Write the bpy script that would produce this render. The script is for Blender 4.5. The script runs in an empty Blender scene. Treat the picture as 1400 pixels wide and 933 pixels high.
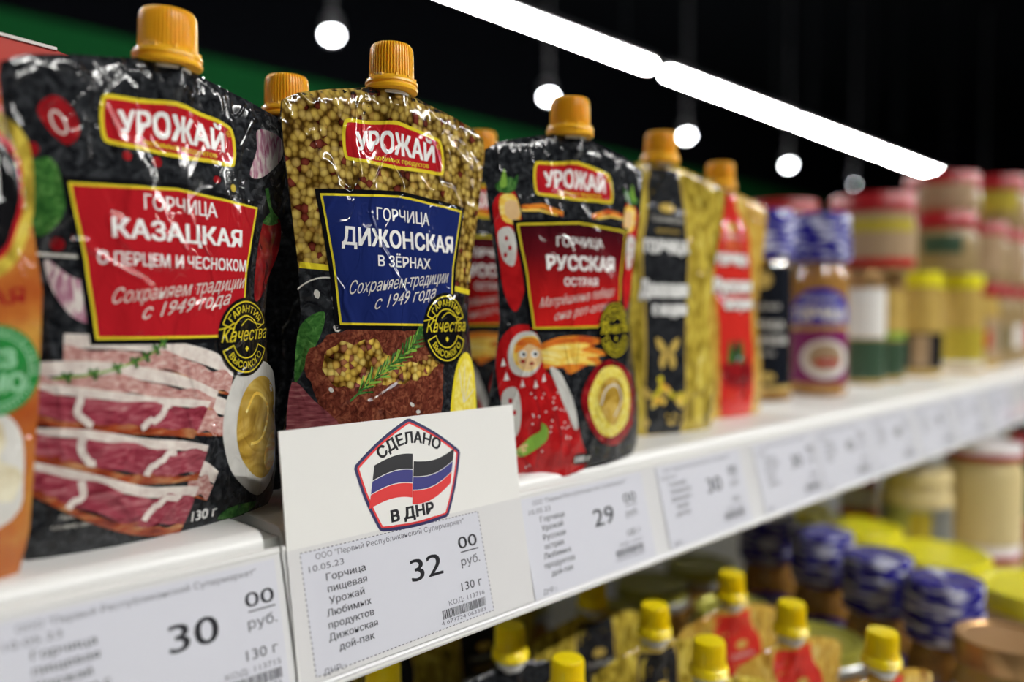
import bpy, bmesh, math, random
import numpy as np
from mathutils import Vector, Matrix
R = math.radians
# ---------------------------------------------------------------- camera, world, exposure
EYE = 1.35                                   # camera height above the floor (m)
scn = bpy.context.scene
COL = scn.collection
cam_d = bpy.data.cameras.new('camera'); cam = bpy.data.objects.new('camera', cam_d); COL.objects.link(cam)
cam.location = (0, 0, EYE)
cam.rotation_euler = (R(90) - math.atan(38 / 1089), 0, R(-45))
cam_d.sensor_width = 36; cam_d.lens = 28.0; cam_d.clip_start = .01; cam_d.clip_end = 60
cam_d.dof.use_dof = True; cam_d.dof.focus_distance = .264; cam_d.dof.aperture_fstop = 3.9
scn.camera = cam
w = bpy.data.worlds.new('world'); scn.world = w; w.use_nodes = True
w.node_tree.nodes['Background'].inputs[0].default_value = (.75, .85, 1, 1)
w.node_tree.nodes['Background'].inputs[1].default_value = .02
scn.view_settings.view_transform = 'Standard'; scn.view_settings.look = 'None'
scn.view_settings.gamma = 1; scn.view_settings.use_curve_mapping = False
scn.view_settings.exposure = 0.08
TUBE = 150.0                                  # radiance of the LED tubes
SPOT = 40.0

ZS = EYE - .064                              # top of the upper shelf
ZL = EYE - .305                              # top of the lower shelf

# ---------------------------------------------------------------- materials
MATS = {}
def newmat(name):
    m = bpy.data.materials.new(name); m.use_nodes = True; MATS[name] = m
    return m, m.node_tree, m.node_tree.nodes['Principled BSDF']
def N(nt, t, **kw):
    n = nt.nodes.new(t)
    for k, v in kw.items(): setattr(n, k, v)
    return n
def crease_group():
    g = bpy.data.node_groups.new('film_creases', 'ShaderNodeTree')
    g.interface.new_socket('Strength', in_out='INPUT', socket_type='NodeSocketFloat')
    g.interface.new_socket('Normal', in_out='OUTPUT', socket_type='NodeSocketVector')
    gi = N(g, 'NodeGroupInput'); go = N(g, 'NodeGroupOutput')
    uv = N(g, 'ShaderNodeUVMap'); uv.uv_map = 'film'
    def ridge(scale, dist, stretch, width, rot):
        mp = N(g, 'ShaderNodeMapping'); mp.inputs['Scale'].default_value = stretch
        mp.inputs['Rotation'].default_value = (0, 0, rot)
        g.links.new(uv.outputs[0], mp.inputs[0])
        n = N(g, 'ShaderNodeTexNoise'); n.inputs['Scale'].default_value = scale
        n.inputs['Detail'].default_value = 1.5; n.inputs['Distortion'].default_value = dist
        g.links.new(mp.outputs[0], n.inputs[0])
        a = N(g, 'ShaderNodeMath', operation='SUBTRACT'); a.inputs[1].default_value = .5
        g.links.new(n.outputs[0], a.inputs[0])
        b = N(g, 'ShaderNodeMath', operation='ABSOLUTE'); g.links.new(a.outputs[0], b.inputs[0])
        c = N(g, 'ShaderNodeMapRange', interpolation_type='SMOOTHSTEP')
        c.inputs[1].default_value = 0; c.inputs[2].default_value = width
        c.inputs[3].default_value = 1; c.inputs[4].default_value = 0
        g.links.new(b.outputs[0], c.inputs[0])
        return c.outputs[0], n.outputs[0]
    r1, n1 = ridge(.42, .9, (1, .55, 1), .05, .3)
    r2, n2 = ridge(1.0, 1.2, (1, .5, 1), .07, -.5)
    def mul(s, k):
        m = N(g, 'ShaderNodeMath', operation='MULTIPLY'); m.inputs[1].default_value = k
        g.links.new(s, m.inputs[0]); return m.outputs[0]
    def add(s, t):
        m = N(g, 'ShaderNodeMath', operation='ADD'); g.links.new(s, m.inputs[0]); g.links.new(t, m.inputs[1]); return m.outputs[0]
    h = add(add(mul(r1, .45), mul(r2, .12)), add(mul(n1, 3.2), mul(n2, .45)))
    bp = N(g, 'ShaderNodeBump'); bp.inputs['Distance'].default_value = .0013
    g.links.new(h, bp.inputs['Height']); g.links.new(gi.outputs[0], bp.inputs['Strength'])
    g.links.new(bp.outputs[0], go.inputs[0])
    return g
CREASE = crease_group()
def film_finish(nt, p, rough=.1, crease=.58, spec=.4):
    p.inputs['Roughness'].default_value = rough
    p.inputs['Specular IOR Level'].default_value = spec
    if crease:
        g = N(nt, 'ShaderNodeGroup'); g.node_tree = CREASE; g.inputs[0].default_value = crease
        nt.links.new(g.outputs[0], p.inputs['Normal'])
def film(name, c, rough=.1, crease=.58, metal=0):
    m, nt, p = newmat(name); p.inputs['Base Color'].default_value = (*c, 1)
    p.inputs['Metallic'].default_value = metal
    film_finish(nt, p, rough, crease); return m
def uvnode(nt, scale=(1, 1, 1)):
    uv = N(nt, 'ShaderNodeUVMap'); uv.uv_map = 'film'
    mp = N(nt, 'ShaderNodeMapping'); mp.inputs['Scale'].default_value = scale
    nt.links.new(uv.outputs[0], mp.inputs[0]); return mp.outputs[0]
def ramp(nt, src, stops, interp='LINEAR'):
    r = N(nt, 'ShaderNodeValToRGB'); cr = r.color_ramp; cr.interpolation = interp
    while len(cr.elements) < len(stops): cr.elements.new(.5)
    for e, (p, c) in zip(cr.elements, stops): e.position = p; e.color = (*c, 1)
    nt.links.new(src, r.inputs[0]); return r.outputs[0]
def noisefilm(name, stops, scale=10, detail=5, stretch=(1, 1, 1), dist=0, rough=.1, crease=.58, tex='noise'):
    """printed film whose ink varies along a noise: stops of (position, colour); UV unit = 10 mm"""
    m, nt, p = newmat(name); v = uvnode(nt, stretch)
    n = N(nt, 'ShaderNodeTexNoise'); n.inputs['Scale'].default_value = scale
    n.inputs['Detail'].default_value = detail; n.inputs['Distortion'].default_value = dist
    nt.links.new(v, n.inputs[0])
    nt.links.new(ramp(nt, n.outputs[0], stops), p.inputs['Base Color'])
    film_finish(nt, p, rough, crease); return m
def seeds(name, scale, cols, crease=.58):
    m, nt, p = newmat(name); v = uvnode(nt)
    n = N(nt, 'ShaderNodeTexVoronoi'); n.inputs['Scale'].default_value = scale; n.inputs['Randomness'].default_value = .8
    nt.links.new(v, n.inputs[0])
    s = N(nt, 'ShaderNodeSeparateColor'); nt.links.new(n.outputs['Color'], s.inputs[0])
    seed = ramp(nt, s.outputs[0], cols, 'CONSTANT')
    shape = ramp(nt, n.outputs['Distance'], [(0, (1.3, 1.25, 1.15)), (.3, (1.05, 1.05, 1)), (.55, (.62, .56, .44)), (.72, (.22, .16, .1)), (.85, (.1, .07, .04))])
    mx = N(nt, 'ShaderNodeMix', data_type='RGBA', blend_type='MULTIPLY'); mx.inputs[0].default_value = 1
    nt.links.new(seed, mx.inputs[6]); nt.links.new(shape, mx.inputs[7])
    nt.links.new(mx.outputs[2], p.inputs['Base Color']); film_finish(nt, p, .1, crease); return m
def plain(name, c, rough=.4, metal=0, emit=0, bump=0, bscale=200, coat=0, spec=.5, var=0):
    m, nt, p = newmat(name)
    p.inputs['Base Color'].default_value = (*c, 1); p.inputs['Roughness'].default_value = rough
    p.inputs['Metallic'].default_value = metal; p.inputs['Coat Weight'].default_value = coat
    p.inputs['Specular IOR Level'].default_value = spec
    if emit:
        p.inputs['Emission Color'].default_value = (*c, 1); p.inputs['Emission Strength'].default_value = emit
    if bump or var:
        tc = N(nt, 'ShaderNodeTexCoord'); n = N(nt, 'ShaderNodeTexNoise'); n.inputs['Scale'].default_value = bscale
        n.inputs['Detail'].default_value = 4
        nt.links.new(tc.outputs['Object'], n.inputs[0])
        if bump:
            b = N(nt, 'ShaderNodeBump'); b.inputs['Strength'].default_value = bump; b.inputs['Distance'].default_value = .001
            nt.links.new(n.outputs[0], b.inputs['Height']); nt.links.new(b.outputs[0], p.inputs['Normal'])
        if var:
            lo = tuple(x * (1 - var) for x in c); hi = tuple(min(1, x * (1 + var)) for x in c)
            nt.links.new(ramp(nt, n.outputs[0], [(.3, lo), (.7, hi)]), p.inputs['Base Color'])
    return m

film('black_ink', (.006, .006, .007)); film('white_ink', (.8, .8, .78), .25)
film('yellow_ink', (.72, .6, .03)); film('brand_red', (.42, .012, .018)); film('brand_yellow', (.72, .58, .03))
film('panel_red', (.4, .012, .018)); film('panel_blue', (.012, .022, .12)); film('cream_ink', (.62, .6, .55))
film('gold_film', (.52, .34, .07), .22, .8, .35); film('scarlet_film', (.62, .03, .022)); film('ink_gold', (.6, .42, .1))
film('leaf_light', (.22, .42, .06)); film('orange_ink', (.75, .25, .03)); film('skin_ink', (.75, .5, .25))
film('garnet', (.28, .012, .015))
film('purple_ink', (.22, .02, .13), .2, 0); film('royal_blue_ink', (.015, .015, .42), .2, 0); film('jar_black_ink', (.01, .012, .018), .2, 0)
film('jar_white_ink', (.74, .72, .68), .3, 0); film('jar_gold_ink', (.6, .42, .12), .3, 0); film('jar_red_ink', (.45, .02, .02), .3, 0)
film('jar_green_ink', (.045, .085, .05), .3, 0); film('jar_yellow_ink', (.45, .36, .04), .3, 0); film('jar_tan_ink', (.4, .28, .17), .3, 0)
film('badge_green', (.02, .2, .04)); film('badge_light', (.25, .5, .3))
noisefilm('flame_yellow', [(.3, (.8, .35, .04)), (.5, (.85, .6, .1)), (.7, (.9, .8, .35))], 1.6, 4, (.35, 1.6, 1), 1.5)
noisefilm('flame_orange', [(.35, (.5, .06, .015)), (.6, (.8, .28, .03))], 1.6, 3, (.35, 1.6, 1), 1.5)
noisefilm('slate_print', [(.3, (.005, .0055, .007)), (.5, (.014, .0155, .018)), (.66, (.04, .043, .048)), (.8, (.12, .125, .135))], 3.4, 12, dist=.5)
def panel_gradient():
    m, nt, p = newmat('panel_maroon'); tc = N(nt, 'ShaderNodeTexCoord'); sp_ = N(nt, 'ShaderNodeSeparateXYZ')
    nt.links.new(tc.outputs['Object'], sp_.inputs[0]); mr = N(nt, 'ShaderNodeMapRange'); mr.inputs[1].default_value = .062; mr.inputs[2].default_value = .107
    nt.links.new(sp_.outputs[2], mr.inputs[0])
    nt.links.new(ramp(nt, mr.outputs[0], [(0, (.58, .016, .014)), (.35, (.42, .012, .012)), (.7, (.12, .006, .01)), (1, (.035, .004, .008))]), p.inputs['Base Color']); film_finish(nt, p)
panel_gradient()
noisefilm('meat_dark', [(.28, (.15, .012, .022)), (.5, (.3, .045, .07)), (.66, (.42, .13, .15)), (.78, (.6, .4, .38))], 3, 6, (.5, 1.6, 1), 1)
noisefilm('meat_pale', [(.3, (.36, .14, .13)), (.5, (.52, .28, .25)), (.7, (.66, .5, .45))], 6, 6, (.7, 1.3, 1), .5)
noisefilm('fat_print', [(.3, (.6, .5, .46)), (.6, (.74, .68, .62))], 3, 4)
noisefilm('rind_print', [(.3, (.14, .015, .01)), (.5, (.32, .06, .02)), (.7, (.58, .32, .14))], 2.2, 5, (.5, 1.6, 1))
noisefilm('steak_print', [(.25, (.035, .008, .006)), (.5, (.13, .03, .018)), (.7, (.27, .09, .045))], 4.5, 7, dist=1.2)
noisefilm('steak_cut', [(.3, (.1, .015, .02)), (.55, (.22, .06, .07)), (.75, (.35, .16, .15))], 4, 5, (.4, 2.4, 1))
noisefilm('garlic_print', [(.32, (.3, .06, .14)), (.47, (.5, .3, .36)), (.6, (.68, .62, .58))], 2.4, 4, (2.2, .6, 1), 1)
noisefilm('leaf_print', [(.3, (.012, .06, .012)), (.55, (.045, .15, .03)), (.75, (.14, .28, .08))], 4, 4, dist=1)
noisefilm('chili_print', [(.3, (.1, .004, .006)), (.6, (.3, .01, .014)), (.8, (.5, .12, .1))], 1.6, 3)
noisefilm('mustard_print', [(.3, (.22, .12, .015)), (.5, (.45, .28, .04)), (.7, (.66, .46, .12))], .5, 2, (1, 1.6, 1), 2)
noisefilm('bowl_print', [(.3, (.5, .49, .46)), (.7, (.66, .65, .61))], 1, 2)
noisefilm('lemon_print', [(.35, (.7, .55, .05)), (.65, (.8, .72, .2))], 4, 3)
noisefilm('orange_gold_print', [(.25, (.3, .05, .012)), (.5, (.42, .13, .025)), (.72, (.5, .28, .05))], .55, 3)
noisefilm('dumpling_print', [(.3, (.5, .42, .25)), (.6, (.7, .66, .5))], 1.6, 3)
noisefilm('olive_print', [(.3, (.12, .09, .01)), (.46, (.36, .26, .03)), (.6, (.62, .48, .07)), (.75, (.75, .66, .2))], .9, 4, (1.3, .7, 1), 1.5)
noisefilm('ochre_print', [(.3, (.26, .12, .02)), (.46, (.48, .28, .04)), (.6, (.64, .42, .08)), (.75, (.74, .56, .2))], .9, 4, (1.3, .7, 1), 1.5)
noisefilm('charcoal_print', [(.4, (.014, .015, .018)), (.6, (.03, .032, .036))], 2, 3)
noisefilm('folk_red', [(.3, (.34, .008, .01)), (.6, (.52, .014, .016))], 1.5, 2)
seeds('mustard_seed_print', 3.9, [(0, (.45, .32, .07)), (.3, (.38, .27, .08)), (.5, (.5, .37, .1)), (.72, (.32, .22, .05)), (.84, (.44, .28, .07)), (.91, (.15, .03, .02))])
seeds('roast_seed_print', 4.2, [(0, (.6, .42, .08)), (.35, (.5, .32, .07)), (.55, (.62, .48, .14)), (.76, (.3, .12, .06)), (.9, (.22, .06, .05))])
m_, nt_, p_ = newmat('cap_plastic'); p_.inputs['Base Color'].default_value = (.92, .47, .02, 1)
p_.inputs['Roughness'].default_value = .32; p_.inputs['Subsurface Weight'].default_value = .15
p_.inputs['Subsurface Radius'].default_value = (.004, .002, .0005); p_.inputs['Subsurface Scale'].default_value = 1
plain('lemon_cap_plastic', (1, .78, .004), .3)
plain('spout_plastic', (.75, .75, .72), .35)
plain('foil_back', (.35, .35, .36), .3, .7)
plain('shelf_enamel', (.84, .84, .82), .33, bump=.06, bscale=900, var=.015)
plain('grey_plastic', (.4, .41, .38), .3, bump=.4, bscale=60)
plain('rail_plastic', (.78, .78, .76), .28)
plain('card_paper', (.78, .775, .745), .65)
plain('tag_paper', (.74, .75, .79), .6)
plain('ink', (.022, .022, .028), .6); plain('ink_grey', (.12, .12, .14), .6)
plain('flag_black', (.012, .012, .016), .5); plain('flag_blue', (.035, .035, .2), .5); plain('flag_red', (.7, .03, .03), .5)
plain('navy_ink', (.02, .02, .1), .5)
plain('ceiling_black', (.002, .0025, .004), .9, spec=.05); plain('wall_green', (.005, .085, .02), .8, spec=.1); plain('wall_dark', (.002, .0025, .004), .9, spec=.05)
plain('floor_tile', (.55, .54, .51), .3, var=.1, bscale=3)
plain('lamp_housing', (.06, .06, .065), .45, .3); plain('gondola_back', (.5, .5, .49), .5)
plain('red_carton', (.5, .035, .018), .35); plain('carton_edge', (.75, .72, .7), .6)
plain('red_lid', (.36, .01, .014), .4); plain('yellow_lid', (.78, .72, .01), .3); plain('white_lid', (.85, .8, .8), .25)
plain('bronze_lid', (.55, .33, .14), .3, .6); plain('olive_lid', (.42, .4, .06), .3, .35); plain('steel_rim', (.35, .36, .34), .3, .7)
plain('mustard_glass', (.52, .36, .1), .12, coat=.6, var=.12, bscale=60)
plain('dark_mustard_glass', (.3, .15, .03), .12, coat=.6, var=.25, bscale=160)
plain('grain_glass', (.4, .2, .05), .12, coat=.6, var=.55, bscale=700)
plain('cream_tub', (.66, .54, .27), .35, coat=.2); plain('tan_tub', (.3, .21, .09), .35, coat=.2)
def emitter(name, c, s):
    m, nt, p = newmat(name); p.inputs['Base Color'].default_value = (.8, .8, .8, 1)
    p.inputs['Emission Color'].default_value = (*c, 1); p.inputs['Emission Strength'].default_value = s
emitter('tube_light', (1, .985, .95), TUBE); emitter('spot_light', (.93, .96, 1), SPOT); emitter('warm_spot_light', (1, .95, .88), SPOT)
def clear_plastic():
    m, nt, p = newmat('clear_plastic'); nt.nodes.remove(p)
    out = nt.nodes['Material Output']
    t = N(nt, 'ShaderNodeBsdfTransparent'); t.inputs[0].default_value = (.975, .975, .985, 1)
    g = N(nt, 'ShaderNodeBsdfGlossy'); g.inputs['Roughness'].default_value = .12
    f = N(nt, 'ShaderNodeFresnel'); f.inputs[0].default_value = 1.4
    mx = N(nt, 'ShaderNodeMixShader')
    ge = N(nt, 'ShaderNodeNewGeometry'); inv = N(nt, 'ShaderNodeMath', operation='SUBTRACT'); inv.inputs[0].default_value = 1
    nt.links.new(ge.outputs['Backfacing'], inv.inputs[1]); ml = N(nt, 'ShaderNodeMath', operation='MULTIPLY')
    nt.links.new(f.outputs[0], ml.inputs[0]); nt.links.new(inv.outputs[0], ml.inputs[1])
    nt.links.new(ml.outputs[0], mx.inputs[0]); nt.links.new(t.outputs[0], mx.inputs[1]); nt.links.new(g.outputs[0], mx.inputs[2])
    nt.links.new(mx.outputs[0], out.inputs[0])
clear_plastic()
def blue_sleeve():
    m, nt, p = newmat('blue_sleeve'); v = uvnode(nt, (1, 1, 1))
    mp = N(nt, 'ShaderNodeMapping'); mp.inputs['Rotation'].default_value = (0, 0, R(28)); mp.inputs['Scale'].default_value = (.55, 1.9, 1)
    nt.links.new(v, mp.inputs[0])
    n = N(nt, 'ShaderNodeTexNoise'); n.inputs['Scale'].default_value = 1.15; n.inputs['Detail'].default_value = 2; n.inputs['Distortion'].default_value = .5
    nt.links.new(mp.outputs[0], n.inputs[0])
    nt.links.new(ramp(nt, n.outputs[0], [(.48, (.014, .01, .24)), (.54, (.24, .24, .55)), (.62, (.72, .74, .85))]), p.inputs['Base Color'])
    film_finish(nt, p, .2, .5)
blue_sleeve()

# ---------------------------------------------------------------- object helpers
def tag(o, label=None, cat=None, group=None, kind=None):
    if label: o['label'] = label
    if cat: o['category'] = cat
    if group: o['group'] = group
    if kind: o['kind'] = kind
    return o
def empty(name, loc=(0, 0, 0), rot=(0, 0, 0), scale=(1, 1, 1), order='XYZ'):
    o = bpy.data.objects.new(name, None); COL.objects.link(o); o.empty_display_size = .02
    o.rotation_mode = order; o.location = loc; o.rotation_euler = rot; o.scale = scale
    return o
def mesh_obj(name, me, parent=None):
    o = bpy.data.objects.new(name, me); COL.objects.link(o)
    if parent: o.parent = parent
    return o
def copy_tree(o, parent=None):
    c = o.copy(); COL.objects.link(c)
    if parent: c.parent = parent
    for ch in list(o.children): copy_tree(ch, c)
    return c
class MB:
    """mesh builder: vertices in metres, faces with material names, smooth by angle"""
    def __init__(s): s.v = []; s.f = []; s.m = []; s.uv = {}
    def add(s, verts, faces, mat):
        b = len(s.v); s.v += [tuple(x) for x in verts]; s.f += [[b + i for i in f] for f in faces]; s.m += [mat] * len(faces); return b
    def box(s, x0, x1, y0, y1, z0, z1, mat, bev=0, seg=2):
        bm = bmesh.new(); bmesh.ops.create_cube(bm, size=1)
        for v in bm.verts: v.co = Vector(((x0 + x1) / 2 + v.co.x * (x1 - x0), (y0 + y1) / 2 + v.co.y * (y1 - y0), (z0 + z1) / 2 + v.co.z * (z1 - z0)))
        if bev: bmesh.ops.bevel(bm, geom=list(bm.edges), offset=bev, segments=seg, affect='EDGES', profile=.5)
        bm.verts.index_update()
        s.add([v.co[:] for v in bm.verts], [[v.index for v in f.verts] for f in bm.faces], mat); bm.free()
    def lathe(s, prof, mat, n=40, rfun=None, cap=True, c=(0, 0)):
        """prof: (radius, z) list, bottom to top; rfun(angle, k, r) changes the radius"""
        vs = []; fs = []
        for k, (r, z) in enumerate(prof):
            for i in range(n):
                a = 2 * math.pi * i / n; rr = rfun(a, k, r) if rfun else r
                vs.append((c[0] + rr * math.cos(a), c[1] + rr * math.sin(a), z))
        for k in range(len(prof) - 1):
            for i in range(n):
                j = (i + 1) % n; fs.append([k * n + i, k * n + j, (k + 1) * n + j, (k + 1) * n + i])
        if cap:
            fs.append(list(range(n))[::-1]); fs.append([(len(prof) - 1) * n + i for i in range(n)])
        s.add(vs, fs, mat)
    def prism(s, poly, y0, y1, mat):
        """poly in x,z extruded along y"""
        n = len(poly)
        s.add([(x, y0, z) for x, z in poly] + [(x, y1, z) for x, z in poly],
              [list(range(n)), list(range(n, 2 * n))[::-1]] + [[i, i + n, (i + 1) % n + n, (i + 1) % n] for i in range(n)], mat)
    def build(s, name, parent=None, smooth=40, uvf=None):
        me = bpy.data.meshes.new(name); me.from_pydata(s.v, [], s.f)
        names = list(dict.fromkeys(s.m))
        for nme in names: me.materials.append(MATS[nme])
        me.polygons.foreach_set('material_index', [names.index(x) for x in s.m])
        me.update()
        if smooth:
            me.polygons.foreach_set('use_smooth', [True] * len(me.polygons))
            me.set_sharp_from_angle(angle=R(smooth))
        if uvf:
            l = me.uv_layers.new(name='film')
            for lp in me.loops: l.data[lp.index].uv = uvf(me.vertices[lp.vertex_index].co)
        return mesh_obj(name, me, parent)

# ---------------------------------------------------------------- flat print: text and shapes laid on a surface
TCACHE = {}
def text_tris(s, bold=0, shear=0, space=1, res=3):
    key = (s, bold, shear, space)
    if key in TCACHE: return TCACHE[key]
    c = bpy.data.curves.new('t', 'FONT'); c.body = s; c.size = 1; c.shear = shear
    c.space_character = space; c.resolution_u = res; c.fill_mode = 'BOTH'
    o = bpy.data.objects.new('t', c)
    me = bpy.data.meshes.new_from_object(o)
    v = np.array([x.co[:2] for x in me.vertices], float).reshape(-1, 2); f = [list(p.vertices) for p in me.polygons]
    bpy.data.objects.remove(o); bpy.data.curves.remove(c); bpy.data.meshes.remove(me)
    if bold and len(v):                      # heavier strokes: copies shifted by the stroke gain
        sh = [(bold, 0), (-bold, 0)] if bold < .018 else [(bold, bold * .7), (-bold, bold * .7), (bold, -bold * .7), (-bold, -bold * .7), (0, 0)]
        k = len(v); f = [[i + q * k for i in t] for q in range(len(sh)) for t in f]; v = np.concatenate([v + np.array(d) for d in sh])
    TCACHE[key] = (v, f); return v, f
def smooth_poly(pts, n=4, closed=True):
    P = [np.array(p, float) for p in pts]; out = []; L = len(P)
    for i in range(L if closed else L - 1):
        if closed: a, b, c, d = P[i - 1], P[i], P[(i + 1) % L], P[(i + 2) % L]
        else: a, b, c, d = P[max(i - 1, 0)], P[i], P[i + 1], P[min(i + 2, L - 1)]
        for k in range(n):
            t = k / n
            out.append(tuple(.5 * ((2 * b) + (c - a) * t + (2 * a - 5 * b + 4 * c - d) * t * t + (3 * b - a - 3 * c + d) * t ** 3)))
    if not closed: out.append(tuple(P[-1]))
    return out
def ellipse(cx, cy, rx, ry, n=32, a0=0, a1=360, rot=0):
    o = []
    for i in range(n):
        a = R(a0 + (a1 - a0) * i / (n if a1 - a0 == 360 else n - 1)); x, y = rx * math.cos(a), ry * math.sin(a)
        o.append((cx + x * math.cos(rot) - y * math.sin(rot), cy + x * math.sin(rot) + y * math.cos(rot)))
    return o
def offset_poly(pts, d):
    """move every corner inwards by d (counter-clockwise or clockwise outlines)"""
    P = np.array(pts, float); n = len(P); area = sum(P[i][0] * P[(i + 1) % n][1] - P[(i + 1) % n][0] * P[i][1] for i in range(n))
    s = 1 if area > 0 else -1; out = []
    for i in range(n):
        e1 = P[i] - P[i - 1]; e2 = P[(i + 1) % n] - P[i]
        n1 = s * np.array([-e1[1], e1[0]]) / (np.hypot(*e1) + 1e-9); n2 = s * np.array([-e2[1], e2[0]]) / (np.hypot(*e2) + 1e-9)
        b = n1 + n2; b /= (np.hypot(*b) + 1e-9); k = d / max(.4, b @ n1); out.append(tuple(P[i] + b * k))
    return out
def wobble(pts, amp, seed=0, f=.9):
    r = random.Random(seed); ph = [r.uniform(0, 6.28) for _ in range(4)]
    return [(x + amp * math.sin(y * f + ph[0]) * .6, y + amp * (math.sin(x * f + ph[1]) + .6 * math.sin(x * f * 2.3 + ph[2]))) for x, y in pts]
class Print:
    """ink shapes in surface millimetres (u right, v up), each on its own layer above the film"""
    def __init__(s, surf, step=2.0, lay=.055, base=.09):
        s.surf = surf; s.step = step; s.lay = lay; s.base = base; s.v = []; s.o = []; s.f = []; s.m = []; s.layer = 0
    def _put(s, vs, fs, mat, layer):
        b = len(s.v); off = s.base + s.lay * (s.layer if layer is None else layer)
        s.v += [tuple(x) for x in vs]; s.o += [off] * len(vs); s.f += [[b + i for i in f] for f in fs]; s.m += [mat] * len(fs)
    def poly(s, pts, mat, layer=None, cut=True):
        bm = bmesh.new()
        vs = [bm.verts.new((x, y, 0)) for x, y in pts]
        try: f = bm.faces.new(vs)
        except ValueError: bm.free(); return
        bmesh.ops.triangulate(bm, faces=[f], ngon_method='BEAUTY')
        if cut and s.step:
            for ax in (0, 1):
                lo = min(p[ax] for p in pts); hi = max(p[ax] for p in pts); k = math.ceil(lo / s.step + .01)
                while k * s.step < hi:
                    no = Vector((1, 0, 0)) if ax == 0 else Vector((0, 1, 0))
                    bmesh.ops.bisect_plane(bm, geom=bm.verts[:] + bm.edges[:] + bm.faces[:], plane_co=no * (k * s.step), plane_no=no, dist=1e-5)
                    k += 1
        bm.verts.index_update()
        fs = []
        for f in bm.faces:
            f.normal_update(); ix = [v.index for v in f.verts]; fs.append(ix if f.normal.z > 0 else ix[::-1])
        s._put([v.co[:2] for v in bm.verts], fs, mat, layer); bm.free()
    def line(s, pts, wd, mat, layer=None, closed=False):
        P = np.array(pts, float)
        dense = []
        n = len(P); rng = range(n if closed else n - 1)
        for i in rng:
            a, b = P[i], P[(i + 1) % n]; k = max(1, int(np.hypot(*(b - a)) / (s.step or 5)))
            dense += [a + (b - a) * j / k for j in range(k)]
        if not closed: dense.append(P[-1])
        D = np.array(dense); m = len(D); L = []; Rr = []
        for i in range(m):
            a = D[i - 1] if (closed or i > 0) else D[i]; b = D[(i + 1) % m] if (closed or i < m - 1) else D[i]
            t = b - a; t = t / (np.hypot(*t) + 1e-9); nn = np.array([-t[1], t[0]]) * wd / 2
            L.append(D[i] + nn); Rr.append(D[i] - nn)
        fs = [[i + m, (i + 1) % m + m, (i + 1) % m, i] for i in range(m if closed else m - 1)]
        s._put(L + Rr, fs, mat, layer)
    def text(s, t, x0, x1, y, h, mat, layer=None, bold=.02, shear=0, warp=None, y1=None, space=1, cut=None):
        """fit between x0 and x1 with capital height h; the baseline runs from y to y1"""
        v, f = text_tris(t, bold, shear, space)
        if not len(v): return
        a, b = v[:, 0].min(), v[:, 0].max(); ref = text_tris('Н', bold)[0]; H = ref[:, 1].max()
        X = x0 + (v[:, 0] - a) / (b - a) * (x1 - x0); Y = v[:, 1] / H * h
        sl = 0 if y1 is None else (y1 - y) / (x1 - x0)
        P = np.stack([X, Y + y + sl * (X - x0)], 1)
        if warp: P = np.array([warp(px, py) for px, py in P])
        if s.step and h >= 1.7:
            bm = bmesh.new(); bv = [bm.verts.new((a_, b_, 0)) for a_, b_ in P]
            for ff in f:
                try: bm.faces.new([bv[i] for i in ff])
                except ValueError: pass
            for ax in (0, 1):
                lo = P[:, ax].min(); hi = P[:, ax].max(); k = math.ceil(lo / s.step + .01)
                no = Vector((1, 0, 0)) if ax == 0 else Vector((0, 1, 0))
                while k * s.step < hi:
                    bmesh.ops.bisect_plane(bm, geom=bm.verts[:] + bm.edges[:] + bm.faces[:], plane_co=no * (k * s.step), plane_no=no, dist=1e-5); k += 1
            bm.verts.index_update(); P = [v_.co[:2] for v_ in bm.verts]; f = [[v_.index for v_ in q.verts] for q in bm.faces]; bm.free()
        s._put(P, f, mat, layer)
    def arc_text(s, t, cx, cy, r, a0, a1, h, mat, layer=None, bold=.02, inward=False):
        """letters along a circle from angle a0 to a1 (degrees)"""
        v, f = text_tris(t, bold); a, b = v[:, 0].min(), v[:, 0].max(); H = text_tris('Н', bold)[0][:, 1].max()
        P = []
        for x, y in v:
            an = R(a0 + (x - a) / (b - a) * (a1 - a0)); rr = r + (y / H * h) * (-1 if inward else 1)
            P.append((cx + rr * math.cos(an), cy + rr * math.sin(an)))
        s._put(P, f, mat, layer)
    def build(s, name, parent, seed=0):
        me = bpy.data.meshes.new(name); co = []; no = []
        for (u, v), off in zip(s.v, s.o):
            p, n = s.surf(u, v, off); co.append(p); no.append(n)
        me.from_pydata(co, [], s.f)
        names = list(dict.fromkeys(s.m))
        for n_ in names: me.materials.append(MATS[n_])
        me.polygons.foreach_set('material_index', [names.index(x) for x in s.m])
        me.polygons.foreach_set('use_smooth', [True] * len(me.polygons))
        l = me.uv_layers.new(name='film'); uv = np.array(s.v); idx = np.array([lp.vertex_index for lp in me.loops])
        l.data.foreach_set('uv', ((uv[idx] / 10) + np.array([seed * 3.7, seed * 1.3])).ravel())
        me.update(); me.normals_split_custom_set_from_vertices(no)
        return mesh_obj(name, me, parent)

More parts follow.
